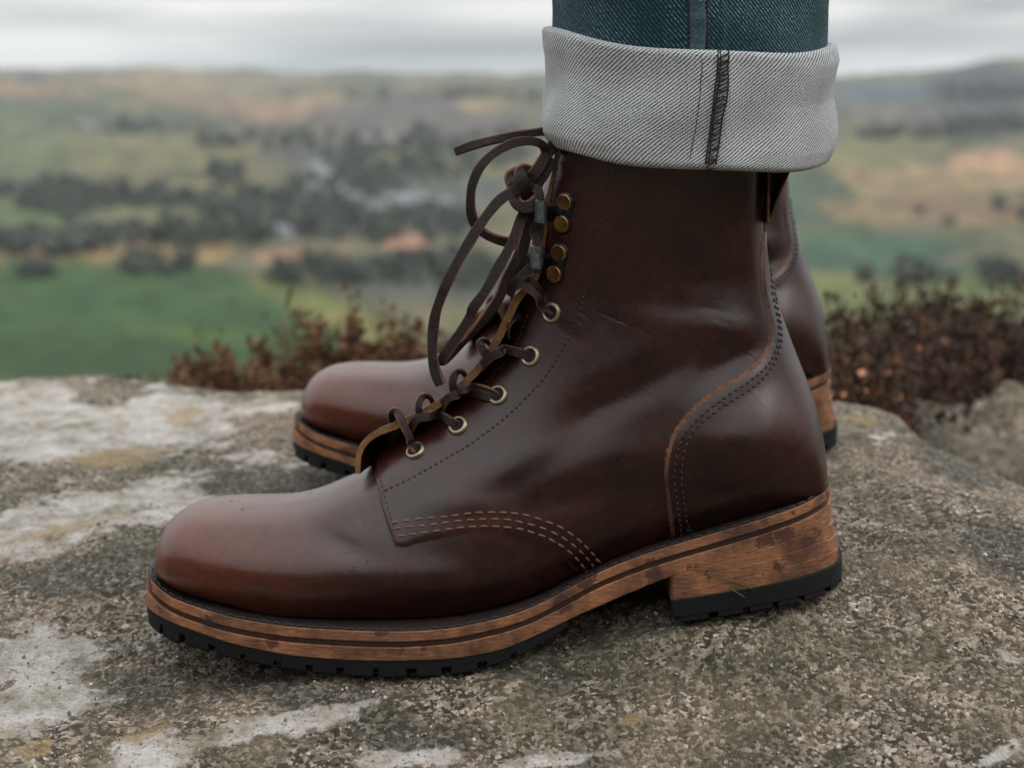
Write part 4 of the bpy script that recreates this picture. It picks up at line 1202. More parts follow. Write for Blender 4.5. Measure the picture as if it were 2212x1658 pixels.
# two shallow cords under the rows: pressed ridges between the seams
# tongue: arched strip with a raw near edge, standing above the opening
z2 = lambda x, y: ((1350 + x / 1.658) / 1.8517, (1050 + y / 1.658) / 1.8517)
tp_ = [z2(118, 1400), z2(118, 1330), z2(124, 1270), z2(148, 1205), z2(200, 1145), z2(270, 1100), z2(380, 1055), z2(500, 1000), z2(600, 948), z2(720, 868), z2(850, 755), z2(950, 640), z2(1040, 495), z2(1110, 350), z2(1180, 215), (1146, 600), (1158, 545), (1166, 490), (1175, 440), (1186, 400), (1196, 350), (1202, 300)]
TL = resample(crom(np.array([at(*p, -.017) for p in tp_]), 400), .002)
t_ = np.gradient(TL, axis=0); t_ /= np.linalg.norm(t_, axis=1)[:, None]
outw = np.cross(VIEW, t_); outw /= np.linalg.norm(outw, axis=1)[:, None]
if outw[len(outw) // 2][0] > 0: outw = -outw
V, F_, idx = [], [], []
n = len(TL); cols = 15
s_ = np.linspace(0, 1, n)
for i in range(n):
    th_ = .0034 if s_[i] > .2 else .0022 + .006 * s_[i]
    for lay in (0, 1):
        for j in range(cols):
            a = j / (cols - 1)
            y = -.017 + .034 * a
            arch = .002 * math.sin(math.pi * a) - .011 * a * (1 - .5 * s_[i])
            V.append(TL[i] + np.array([0, y + .017, 0]) + outw[i] * (arch - (th_ if lay else 0)) + np.array([0, 0, .0]))
for i in range(n - 1):
    a, b = i * 2 * cols, (i + 1) * 2 * cols
    for j in range(cols - 1):
        F_.append((a + j, a + j + 1, b + j + 1, b + j)); idx.append(1)
        F_.append((a + cols + j + 1, a + cols + j, b + cols + j, b + cols + j + 1)); idx.append(1)
    F_.append((a, b, b + cols, a + cols)); idx.append(0)
    F_.append((b + cols - 1, a + cols - 1, a + 2 * cols - 1, b + 2 * cols - 1)); idx.append(0)
F_.append(tuple(range(cols)) + tuple(range(2 * cols - 1, cols - 1, -1))); idx.append(0)
mk('tongue', V, F_, [M['tongue'], M['leather']], boot, idx=idx, base=BASE, smooth=False)

# eyelets
EY = [(1194, 675), (1148, 770), (1078, 855), (992, 922), (900, 977)]
for px, py in EY:
    c, nn = on_boot(px, py, .0014)
    prof = [(.00275, -.0002), (.00265, .0004), (.0029, .0010), (.0035, .0014), (.0042, .0012), (.0047, .0005), (.0048, -.0003)]
    v, f = lathe(prof, c, nn, 32)
    mk('eyelet', v, f, M['nickel'], boot, base=BASE)
    v, f = lathe([(.00285, .0003), (.002, .00025), (.0001, .0002)], c, nn, 20)
    mk('eyelet_hole', v, f, M['hole'], boot, base=BASE)

# speed hooks: plate, two rivets and the bent tab
z1 = lambda x, y: ((1700 + x / 2.0725) / 1.8517, (450 + y / 2.0725) / 1.8517)
def hook(r1, r2, tab, sgn):
    c1, n1 = on_boot(*r1, .0014); c2, n2 = on_boot(*r2, .0014); ct, nt_ = on_boot(*tab, .0014)
    nn = (n1 + n2) / 2; nn /= np.linalg.norm(nn)
    Fm = frame_from(nn); O = (c1 + c2) / 2
    def loc(p):
        d = p - O; return np.array([d @ Fm[:, 0], d @ Fm[:, 1]])
    a, b = loc(c1), loc(c2); tb = loc(at(tab[0] + 6, tab[1], float(ct[1])))
    R = .0044
    # outline: discs round the rivets merged with a neck towards the tab
    pts = []
    for k in range(200):
        th_ = 2 * math.pi * k / 200; d = np.array([math.cos(th_), math.sin(th_)])
        best = 0
        for cc, r_ in [(a, R), (b, R)] + [((1 - q) * (a + b) / 2 + q * tb, .0037 - .0012 * q * (1 - q)) for q in np.linspace(0, 1, 14)]:
            pr = cc @ d; h2 = r_ ** 2 - (cc @ cc - pr ** 2)
            if h2 > 0: best = max(best, pr + math.sqrt(h2))
        pts.append(best * d)
    V = []
    for off, h in ((.00025, 0.0), (.0, .0006), (-.0004, .0009)):
        for p in pts:
            q = p * (1 + off / (np.linalg.norm(p) + 1e-9)); V.append(O + Fm @ np.array([q[0], q[1], h]))
    F_ = [tuple(f) for f in grid_faces(3, 200, True)] + [tuple(400 + i for i in range(200))]
    hk = mk('lace_hook', V, F_, M['platemetal'], boot, base=BASE)
    for c, n_ in ((c1, n1), (c2, n2)):
        prof = [(.0036, .0004), (.0038, .0009), (.0038, .0015), (.0035, .0019), (.0031, .0020), (.0028, .0019), (.0001, .00195)]
        v, f = lathe(prof, c, n_, 32)
        mk('rivet', v, f, M['brass'], hk, base=BASE)
    # bent tab: leaves the plate, rises and folds back over
    top = at(tab[0], tab[1], -.0335)
    right = np.array([1.0, 0, 0]); 
    sec_ = [(.0022, .0080), (.0026, .0034), (.0027, .0012), (.0022, .0002), (.0012, -.0002), (-.0012, -.0003), (-.0022, .0001), (-.0027, .0010), (-.0028, .0030)]
    sec_ = crom(np.array(sec_), 40)
    Hh = .0050
    V = []
    m_ = len(sec_)
    rowsz = [(-1, .75), (-.93, .93), (-.8, 1), (-.4, 1), (0, 1), (.4, 1), (.8, 1), (.93, .93), (1, .75)]
    for th2 in (0, .0007):
        for (zz, wk) in rowsz:
            for k in range(m_):
                x, y = sec_[k]
                x = x * wk
                tx, ty = sec_[min(k + 1, m_ - 1)] - sec_[max(k - 1, 0)]; l_ = math.hypot(tx, ty)
                V.append(top + np.array([x - th2 * -ty / l_ * 1.0, y + th2 * -tx / l_ * -1.0, Hh * zz + x * -.12 * sgn]))
    nr_ = len(rowsz); F_ = []
    for b0 in (0, nr_ * m_):
        F_ += [tuple(b0 + i for i in f) for f in grid_faces(nr_, m_)]
    for k in range(m_ - 1):
        F_.append((k, k + 1, nr_ * m_ + k + 1, nr_ * m_ + k)); q = (nr_ - 1) * m_
        F_.append((q + k, q + k + 1, nr_ * m_ + q + k + 1, nr_ * m_ + q + k))
    mk('hook_tab', V, F_, M['hookmetal'], hk, base=BASE)
hook((1226, 437), (1220, 483), (1168, 457), 1)
hook((1213, 545), (1203, 591), (1159, 556), 1)

# laces
e = EY
S_ = lambda x, y, h=.003: (*z2(x, y), 's', h)
def free(x, y, Y): return (*z2(x, y), Y)
lace('lace', [(e[4][0], e[4][1], 's', .0002), S_(510, 1235, .004), (*z2(480, 1165), -.030), (*z2(440, 1080), -.030), (*z2(410, 1010), -.027), (*z2(382, 983), -.020), (*z2(362, 998), -.008), (*z2(360, 1060), .004)], boot, W=.0030, T=.0020, twist=(60, 20, 0, -10, -60))
lace('lace', [(e[3][0], e[3][1], 's', .0002), S_(770, 1080, .004), S_(700, 1050, .0045), (*z2(600, 1020), -.030), (*z2(545, 1028), -.028), (*z2(505, 1060), -.024), (*z2(480, 1110), -.015)], boot, W=.0034, T=.0020, twist=(0, -15, 0, 20, 40))
lace('lace', [(*z2(548, 1020), -.024), (*z2(536, 960), -.026), (*z2(548, 905), -.024), (*z2(583, 884), -.016), (*z2(615, 900), -.004), (*z2(630, 930), .006)], boot, W=.0030, T=.0019, twist=(0, 10, 60, 90))
lace('lace', [(e[2][0], e[2][1], 's', .0002), S_(1020, 868, .0045), S_(940, 855, .0045), (*z2(850, 842), -.029), (*z2(800, 850), -.026), (*z2(770, 860), -.015)], boot, W=.0026, T=.0018, twist=(-30, -20, 10, 30))
lace('lace', [(e[2][0] - 2, e[2][1] + 6, 's', .0002), S_(1000, 900, .0035), S_(880, 885, .0038), (*z2(790, 875), -.028), (*z2(730, 900), -.026), (*z2(690, 955), -.020), (*z2(680, 1000), -.012)], boot, W=.0034, T=.0018, twist=(0, 0, 15, 30))
lace('lace', [(*z2(775, 865), -.024), (*z2(762, 800), -.026), (*z2(775, 745), -.024), (*z2(808, 722), -.014), (*z2(840, 740), -.002), (*z2(850, 775), .006)], boot, W=.0030, T=.0019, twist=(0, 10, 60, 90))
lace('lace', [(e[1][0], e[1][1], 's', .0002), S_(1230, 608, .0045), S_(1150, 596, .0048), (*z2(1075, 596), -.030), (*z2(1020, 622), -.028), (*z2(975, 665), -.024), (*z2(945, 700), -.015)], boot, W=.0036, T=.0020, twist=(0, -10, 10, 40))
lace('lace', [(*z2(1000, 620), -.025), (*z2(962, 580), -.027), (*z2(945, 540), -.024), (*z2(970, 515), -.012), (*z2(1000, 530), 0)], boot, W=.0034, T=.0019, twist=(0, 20, 60, 90))
lace('lace', [(e[0][0] + 2, e[0][1], 's', .0002), S_(1390, 290, .0045), (*z2(1330, 225), -.037), (*z2(1270, 175), -.036), (*z2(1215, 145), -.034), (*z2(1180, 140), -.026)], boot, W=.0030, T=.0020, twist=(50, 20, 0, 0))
lace('lace', [(e[0][0] - 6, e[0][1] - 12, 's', .001), S_(1370, 225, .002), (*z2(1310, 160), -.032), (*z2(1250, 110), -.030), (*z2(1200, 130), -.026)], boot, W=.0036, T=.0018, twist=(0, 0, 10))
lace('lace', [(*z2(1210, 350), -.012), (*z2(1160, 378), -.020), (*z2(1125, 425), -.022), (*z2(1120, 475), -.016), (*z2(1140, 510), -.004)], boot, W=.0026, T=.0018, twist=(0, 30, 60))
lace('lace', [z1(880, 1290) + (-.033,), z1(820, 1340) + (-.035,), z1(760, 1390) + (-.034,), z1(720, 1450) + (-.028,), z1(700, 1500) + (-.018,)], boot, W=.0038, T=.0022, twist=(0, 10, 20))
Z = lambda x, y, Y: z1(x, y) + (Y,)
# strands held by the hooks and running up the front
lace('lace', [Z(960, 1180, -.036), Z(930, 1060, -.034), Z(900, 985, -.032), Z(940, 900, -.034), Z(955, 800, -.036), Z(950, 720, -.037), Z(935, 650, -.036), Z(900, 625, -.033), Z(880, 660, -.026)], boot, W=.0036, T=.0022, twist=(0, 10, -10, 0, 20, 60))
lace('lace', [Z(930, 1330, -.034), Z(945, 1200, -.035), Z(925, 1100, -.033), Z(955, 960, -.031), Z(930, 860, -.030)], boot, W=.0036, T=.002)
lace('lace', [Z(790, 1330, -.028), Z(800, 1180, -.030), Z(835, 1020, -.031), Z(865, 900, -.032), Z(860, 790, -.030)], boot, W=.0042, T=.0022, twist=(0, 15, 0))
lace('lace', [Z(740, 1400, -.024), Z(760, 1220, -.026), Z(800, 1040, -.028), Z(840, 860, -.029)], boot, W=.0036, T=.0022)
# knot
lace('knot', [Z(850, 690, -.030), Z(790, 640, -.036), Z(740, 580, -.040), Z(715, 550, -.038), Z(735, 520, -.033), Z(790, 500, -.028)], boot, W=.0060, T=.0030, twist=(0, 0, 10, 30, 60))
lace('knot', [Z(870, 690, -.031), Z(835, 610, -.037), Z(800, 545, -.039), Z(790, 500, -.037), Z(830, 480, -.031), Z(865, 520, -.026), Z(870, 580, -.022)], boot, W=.0052, T=.0028, twist=(0, 0, 15, 40))
lace('knot', [Z(755, 660, -.030), Z(745, 715, -.036), Z(775, 765, -.041), Z(840, 785, -.042), Z(900, 760, -.040), Z(925, 730, -.034)], boot, W=.0050, T=.0028, twist=(20, 0, 0, 20))
lace('knot', [Z(740, 700, -.026), Z(790, 660, -.026), Z(850, 640, -.026), Z(900, 600, -.026)], boot, W=.0095, T=.0050)
lace('knot', [Z(830, 640, -.028), Z(880, 610, -.030), Z(940, 560, -.030), Z(1000, 470, -.029), Z(1040, 380, -.026)], boot, W=.0050, T=.0026)
# loops and ends
lace('lace', [Z(850, 570, -.031), Z(920, 490, -.033), Z(975, 400, -.031), Z(1030, 315, -.026), Z(1085, 240, -.018)], boot, W=.0048, T=.0022, twist=(0, 0))
lace('lace', [Z(1000, 330, -.027), Z(985, 285, -.030), Z(930, 248, -.034), Z(830, 236, -.038), Z(710, 262, -.040), Z(570, 340, -.042), Z(460, 450, -.043), Z(395, 590, -.042), Z(378, 720, -.040), Z(385, 840, -.037), Z(425, 940, -.034), Z(505, 1010, -.031), Z(610, 1055, -.028), Z(700, 1070, -.024), Z(800, 1040, -.022)], boot, W=.0036, T=.0026, twist=(0, 0, 0, 20, 0))
lace('lace', [Z(250, 325, -.010), Z(400, 272, -.012), Z(600, 222, -.014), Z(800, 182, -.016), Z(950, 160, -.016), Z(1060, 150, -.012)], boot, W=.0035, T=.0024, twist=(0, -20, 10, 0))
lace('lace', [Z(790, 620, -.034), Z(700, 670, -.045), Z(600, 745, -.048), Z(470, 910, -.050), Z(370, 1070, -.050), Z(270, 1240, -.049), Z(180, 1420, -.048), (*z2(690, 220), -.046), (*z2(648, 350), -.044), (*z2(630, 500), -.042), (*z2(632, 620), -.041), (*z2(650, 720), -.040), (*z2(685, 810), -.040)], boot, W=.0040, T=.0026, twist=(0, 0, 10, 0, -10, 20))
lace('lace', [Z(830, 800, -.033), Z(790, 900, -.038), Z(745, 1020, -.041), Z(680, 1160, -.042), Z(600, 1300, -.043), Z(500, 1480, -.043), Z(400, 1620, -.042), (*z2(880, 360), -.040), (*z2(790, 500), -.038), (*z2(715, 610), -.036), (*z2(690, 650), -.033), (*z2(715, 640), -.029), (*z2(800, 555), -.027), (*z2(910, 440), -.027), (*z2(1010, 320), -.028), (*z2(1075, 220), -.029), (*z2(1115, 110), -.030), Z(740, 1260, -.030), Z(800, 1120, -.030)], boot, W=.0040, T=.0022, twist=(0, 0, 10, 0, 0, 20, 60, 20, 10, 0))

# pull tab at the back, flaring into the cuff; dark wedge fills its shaded gap
pt_in = [(1652, 478), (1652, 450), (1653, 400), (1655, 350), (1657, 300)]
pt_out = [(1656, 478), (1668, 446), (1684, 402), (1702, 362), (1722, 315)]
V, F_, idx = [], [], []
a_ = resample(crom(np.array([at(*p, 0) for p in pt_in]), 60), .0019); b_ = crom(np.array([at(*p, 0) for p in pt_out]), len(a_))
b_ = np.array([np.interp(np.linspace(0, 1, len(a_)), np.linspace(0, 1, len(b_)), b_[:, k]) for k in range(3)]).T
for i in range(len(a_)):
    for y in (-(.003 + .0095 * min(1, i / 8)), .003 + .0095 * min(1, i / 8)):
        V += [a_[i] + [.0012, y, 0], a_[i] + (b_[i] - a_[i]) * .5 + [0, y * .55, 0], b_[i] + [-.0012, y * .8, 0]]
n = len(a_)
for i in range(n - 1):
    p, q = i * 6, (i + 1) * 6
    for k in (0, 1):
        F_.append((p + k, p + k + 1, q + k + 1, q + k)); F_.append((p + 3 + k, p + 4 + k, q + 4 + k, q + 3 + k))
mk('pull_tab_gap_fill', V, F_, M['leather_dark'], boot, base=BASE, smooth=False)
bp_ = resample(b_, .0015)
v, f, ix_ = sweep(bp_ + [-.0005, 0, 0], np.tile([0, 1.0, 0], (len(bp_), 1)), .022, .0022)
mk('pull_tab', v, f, [M['leather'], M['raw_edge']], boot, idx=ix_, base=BASE)
v, f, ix_ = sweep(a_ + [-.0006, -.0145, 0], np.tile([0, 1.0, 0], (len(a_), 1)), .0022, .0013)
mk('quarter_back_edge', v, f, [M['raw_edge'], M['raw_edge']], boot, idx=ix_, base=BASE)

# ------------------------------------------------------------------ the far boot: a copy, heel a little lower
def copy_tree(o, parent, skip):
    if o.name.split('.')[0] in skip: return None
    c = o.copy(); COL.objects.link(c); c.parent = parent
    for ch in list(o.children): copy_tree(ch, c, skip)
    return c
far = copy_tree(boot, None, ('stitch',))
far['label'] = 'farther brown leather boot, blurred, toe and heel showing past the nearer boot'
Yf = .235
ta = at(636, 893, Yf); ha = at(1792, 789, Yf)
tn = np.array([-.1633, 0, float(zT(-.1633))]); hn = np.array([.1425, 0, float(zT(.1425))])
rot = math.atan2(hn[2] - tn[2], hn[0] - tn[0]) - math.atan2(ha[2] - ta[2], ha[0] - ta[0])
Rm = Matrix.Rotation(rot, 4, 'Y')
loc = Vector(ta) - Rm.to_3x3() @ Vector(tn - BASE)
loc2 = Vector(ha) - Rm.to_3x3() @ Vector(hn - BASE)
far.location = (loc + loc2) / 2
far.rotation_euler = (0, rot, 0)

# ================================================================== JEANS WITH TURN-UP
def tube_ring(xl, xr, b, zl, zr, zn, zf, nphi):
    ph = np.linspace(0, 2 * math.pi, nphi, endpoint=False) - math.pi / 2
    c = (xl + xr) / 2; a = (xr - xl) / 2
    x = c + a * np.sign(np.cos(ph)) * np.abs(np.cos(ph)) ** .93; y = b * np.sign(np.sin(ph)) * np.abs(np.sin(ph)) ** .93
    m0 = (zl + zr + zn + zf) / 4
    z = m0 + (zr - zl) / 2 * np.cos(ph) + (zf - zn) / 2 * np.sin(ph) + ((zl + zr) / 2 - (zn + zf) / 2) / 2 * np.cos(2 * ph)
    return np.stack([x, y, z], 1)
def X0(px): return (px - 1106) * .85 / FPX
def Z0(py, Y=0): return CAMZ - (py - 165) * (Y - CAMY) / FPX
jeans = empty('trouser_leg', (X0(1490), 0, Z0(360)), 'dark blue denim trouser leg turned up to a pale cuff over the nearer boot', 'jeans', 'legs of one pair of jeans')
JB = np.array(jeans.location)
NP = 520
by_ = .0605
# cuff profile, t 0 = top rim, 1 = bottom
LT = [(0, 1172), (.12, 1175), (.22, 1182), (.36, 1185), (.5, 1181), (.62, 1172), (.78, 1163), (.9, 1166), (1, 1184)]
RT = [(0, 1806), (.1, 1812), (.25, 1806), (.45, 1797), (.6, 1800), (.75, 1801), (.9, 1797), (1, 1786)]
rings = []
def lerp(T, t): return float(np.interp(t, [a[0] for a in T], [a[1] for a in T]))
zt4 = (Z0(66), Z0(104), Z0(121, -by_), Z0(80)); zb4 = (Z0(308), Z0(342), Z0(358, -by_), Z0(345))
prof = []
for k in range(6):       # inner top, rolling over the rim
    a = math.pi * k / 5
    prof.append((0, .0028 + .0028 * math.cos(a), .0022 * math.sin(a)))
for t in np.linspace(.03, .97, 46): prof.append((t, 0, 0))
for k in range(6):
    a = math.pi * k / 5
    prof.append((1, .0035 - .0035 * math.cos(a), -.0024 * math.sin(a) + .0))
prof.append((.6, .008, 0))
cz = []; V = []; UVs = []
vacc = 0; prev = None
for (t, inn_, dz) in prof:
    xl, xr = X0(lerp(LT, t)) + inn_, X0(lerp(RT, t)) - inn_
    bb = by_ - inn_ - .002 * math.sin(math.pi * t) * .6
    zz = [a + (b - a) * t for a, b in zip(zt4, zb4)]
    R = tube_ring(xl, xr, bb, *zz, NP)
    R[:, 2] += dz
    ph = np.linspace(0, 2 * math.pi, NP, endpoint=False)
    wob = .0011 * np.sin(ph * 3 + 4 * t) + .0008 * np.sin(ph * 7 + 3 * t + 1) + .0016 * np.exp(-((ph - 4.9 + .5 * t) / .25) ** 2) * math.sin(math.pi * t)
    wob = wob * math.sin(math.pi * min(max(t, .08), .92))
    nx_ = (R[:, 0] - R[:, 0].mean()) / .066; ny_ = R[:, 1] / .06
    # the hem rides over the seam
    seam = .0012 * np.exp(-((R[:, 0] - X0(1535)) / .005) ** 2) * (R[:, 1] < 0)
    R[:, 0] += nx_ * wob; R[:, 1] += ny_ * (wob + seam)
    R[:, 2] += .0006 * np.sin(ph * 5 + 1) * (1 if inn_ or t in (0, 1) else .4)
    arc = np.concatenate([[0], np.cumsum(np.linalg.norm(np.diff(R, axis=0), axis=1))])
    if prev is not None: vacc += np.linalg.norm(R - prev, axis=1)[NP // 4 * 3]
    prev = R
    V.append(R); UVs.append(np.stack([arc, np.full(NP, vacc)], 1))
CUFFRINGS = np.array(V)
# close with a duplicate column so the weave does not smear at the back (start the ring at the back)
def ring_mesh(name, rings_, uvs, m, parent, base, shift):
    n_ = rings_.shape[0]
    Rr = np.roll(rings_, -shift, 1); Rr = np.concatenate([Rr, Rr[:, :1]], 1)
    U2 = []
    for k in range(n_):
        arc = np.concatenate([[0], np.cumsum(np.linalg.norm(np.diff(Rr[n_ // 2], axis=0), axis=1))])
        U2.append(np.stack([arc, uvs[k][:1, 1].repeat(len(arc))], 1))
    return mk(name, Rr.reshape(-1, 3), grid_faces(n_, Rr.shape[1])[:, ::-1], m, parent, base=base, uv=np.array(U2).reshape(-1, 2))
ring_mesh('cuff', CUFFRINGS, np.array(UVs), M['cuff'], jeans, JB, NP // 2)

def cuff_pt(px, t, off):
    """near point of the cuff at level t (0 top, 1 bottom) under bearing px"""
    k = 6 + int(round(t * 45)); k = min(max(k, 3), 55)
    R = CUFFRINGS[k]; sx, sy = seen(R)
    nearm = R[:, 1] < -.01
    d = np.where(nearm, np.abs(sx - px), 1e9); j = int(np.argmin(d))
    tx = R[(j + 2) % NP] - R[j - 2]; nn = np.array([tx[1], -tx[0], 0]); nn /= np.linalg.norm(nn)
    if nn[1] > 0: nn = -nn
    return R[j] + nn * off, nn
def strip_line(pxs, off, W, T, name, m, parent):
    P = np.array([cuff_pt(p, t, off)[0] for t, p in pxs])
    P = resample(crom(P, len(P) * 12), .001)
    v, f, ix_ = sweep(P, np.tile([1.0, .15, 0], (len(P), 1)), W, T)
    return mk(name, v, f, [m, m], parent, idx=ix_, base=JB)
def sm3(P):
    for _ in range(4): P[1:-1] = (P[:-2] + 2 * P[1:-1] + P[2:]) / 4
    return P
# overlocked seam: two edge threads, and zigzag threads between
LE = [(0, 1551), (.3, 1545), (.6, 1535), (1, 1524)]; RE = [(0, 1573), (.3, 1570), (.6, 1560), (1, 1547)]
ov = []
TT = np.linspace(-.066, 1.08, 41)
def tub(P, r):
    t = np.gradient(P, axis=0); t /= np.linalg.norm(t, axis=1)[:, None] + 1e-12
    a = np.cross(t, [0, 1, 0.2]); a /= np.linalg.norm(a, axis=1)[:, None]; b = np.cross(t, a)
    V = []
    for i in range(len(P)):
        for k in range(6):
            q = k * math.pi / 3; V.append(P[i] + r * (math.cos(q) * a[i] + math.sin(q) * b[i]))
    return V, [tuple(f) for f in grid_faces(len(P), 6, True)]
for E in (LE, RE, [(a, b + 6) for a, b in LE]):
    P = np.array([cuff_pt(float(np.interp(t, [a[0] for a in E], [a[1] for a in E])) + rng.uniform(-.6, .6), t, .0007)[0] for t in TT]); P = sm3(P)
    ov.append(tub(resample(crom(P, 200), .0012), .00036))
nz_ = 26
for k in range(-1, nz_ + 2):
    t = (k + .3) / nz_
    l_ = float(np.interp(t, [a[0] for a in LE], [a[1] for a in LE])); r_ = float(np.interp(t, [a[0] for a in RE], [a[1] for a in RE]))
    A, B = cuff_pt(l_, t + .022, .0008)[0], cuff_pt(r_, t - .020 + rng.uniform(-.01, .01), .0008)[0]
    ov.append(tub(np.array([A, (A + B) / 2 + [0, -.0003, 0], B]), 0.00026 * rng.uniform(.8, 1.4)))
v, f = joined(ov)
mk('overlock_stitching', v, f, M['thread_black'], jeans, base=JB, kind='stuff')
fold = [(0, 1518), (.3, 1512), (.6, 1504), (1, 1490)]
P = np.array([cuff_pt(float(np.interp(t, [a[0] for a in fold], [a[1] for a in fold])), t, -.00005)[0] for t in TT]); P = sm3(P)
v, f = tub(resample(crom(P, 200), .0012), .00022)
mk('fold_seam', v, f, M['thread_black'], jeans, base=JB)
# denim leg rising out of the cuff
legp = []
zs = np.concatenate([np.linspace(Z0(170), Z0(20), 26), np.linspace(Z0(0), .42, 20), np.linspace(.45, .95, 16)])
Lr, Luv = [], []
vac = 0; prev = None
for z in zs:
    g = max(0, z - .30)
    xl = X0(1193 + 3 * math.sin(z * 60)) - .05 * g; xr = X0(1785) - .000 + .06 * g
    R = tube_ring(xl + .0005, xr, .0555 + .05 * g, z, z, z, z, NP)
    ph = np.linspace(0, 2 * math.pi, NP, endpoint=False)
    wob = .0009 * np.sin(ph * 4 + z * 90) + .0008 * np.sin(ph * 2 + z * 40 + 2)
    # felled seam: raised band
    band = .0013 / (1 + np.exp(-(R[:, 0] - X0(1483)) / .0004)) / (1 + np.exp((R[:, 0] - X0(1533)) / .0004)) * (R[:, 1] < 0)
    R[:, 0] += R[:, 0] * 0 + np.sign(R[:, 0] - .08) * 0 + wob * .6
    R[:, 1] += R[:, 1] / .056 * wob - band
    if prev is not None: vac += abs(z - prev)
    prev = z
    Lr.append(R); Luv.append(np.stack([np.zeros(NP), np.full(NP, vac)], 1))
ring_mesh('denim_leg', np.array(Lr), np.array(Luv), M['denim'], jeans, JB, NP // 2)
def leg_line(pxs, off):
    P = []
    for R in Lr[:34]:
        sx, _ = seen(R); j = int(np.argmin(np.where(R[:, 1] < -.01, np.abs(sx - pxs), 1e9))); P.append(R[j] + [0, -off, 0])
    return sm3(np.array(P))
M['denim_worn'] = cloth('worn_denim_seam', False)
for nd in M['denim_worn'].node_tree.nodes:
    if nd.type == 'MIX': nd.inputs[6].default_value = (.03, .075, .10, 1); nd.inputs[7].default_value = (.50, .62, .68, 1)
A, B = leg_line(1490, .0009), leg_line(1525, .0009)
A, B = crom(A, 160), crom(B, 160)
V = np.concatenate([[a + [0, .0010, 0], a + [.0006, 0, 0], (a + b) / 2 + [0, -.0003, 0], b + [-.0006, 0, 0], b + [0, .0010, 0]] for a, b in zip(A, B)])
uvs = np.array([[.1 + .0018 * k, i * .0012] for i in range(160) for k in range(5)])
mk('felled_seam', V, grid_faces(160, 5)[:, ::-1], M['denim_worn'], jeans, base=JB, uv=uvs)
for pxs in (1487, 1528):
    v, f = tub(resample(crom(leg_line(pxs, .00005), 120), .0015), .0004)
    mk('seam_stitching', v, f, M['thread_black'], jeans, base=JB)
far_j = copy_tree(jeans, None, ())
far_j['label'] = 'other turned-up trouser leg over the farther boot, hidden behind the near cuff'
d_ = far.matrix_basis @ Matrix.Translation(-Vector(BASE))
far_j.location = d_ @ Vector(JB) + Vector((-.012, 0, 0))
far_j.rotation_euler = (0, math.radians(-7), 0)

# ================================================================== SMALL THINGS ON THE BOOT AND ROCK
def twig(p, q, r, m, label, cat='grass stem', name='dry_stem'):
    P = resample(crom(np.array([p, (np.array(p) + q) / 2 + [0, -.0003, .0004], q]), 20), .001)
    v, f = tub(P, r)
    o = mk(name, v, f, m, None, base=p, label=label, category=cat); o.location = p
hs = lambda px, py: at(px, py, -float(wid((px - 1106) * .81 / FPX)) - .0026)
z5 = lambda x, y: (1296 + x / 2.7911, 810 + y / 2.7911)
twig(hs(*z5(738, 1232)), hs(*z5(918, 1282)) + np.array([0, -.001, 0]), .00035, M['needle'], 'dry brown stem stuck to the side of the heel')
twig(hs(*z5(775, 1285)), hs(*z5(870, 1335)) + np.array([0, -.001, 0]), .0003, M['needle_green'], 'short green grass blade stuck at the heel rubber', name='grass_blade')
def drop(px, py, r, label):
    m = M.get('water')
    if m is None:
        m, n, l, b = mat('water_drop'); b.inputs['Base Color'].default_value = (.9, .75, .7, 1); b.inputs['Roughness'].default_value = .05
        b.inputs['Transmission Weight'].default_value = 1; b.inputs['IOR'].default_value = 1.33; M['water'] = m
    c, n_ = on_boot(px, py, 0)
    v, f = lathe([(r * math.sin(a), r * .7 * math.cos(a)) for a in np.linspace(math.pi * .62, .01, 9)], c, n_, 18)
    o = mk('water_drop', v, f, m, None, base=c, label=label, category='water drop'); o.location = c
drop(760, 1230, .0014, 'clear water drop on the side of the near toe')
drop(792, 1212, .0006, 'tiny water drop just above the large one on the toe')
drop(500, 1081, .0005, 'tiny water bead at the crest of the near toe cap')
drop(672, 1064, .0005, 'tiny water bead on the vamp just behind the toe cap')
drop(770, 1318, .0006, 'tiny water bead low on the vamp above the welt')
drop(1108, 1224, .0005, 'tiny water bead under the curved rust stitching')
drop(524, 1099, .0007, 'tiny water drop on top of the near toe cap')

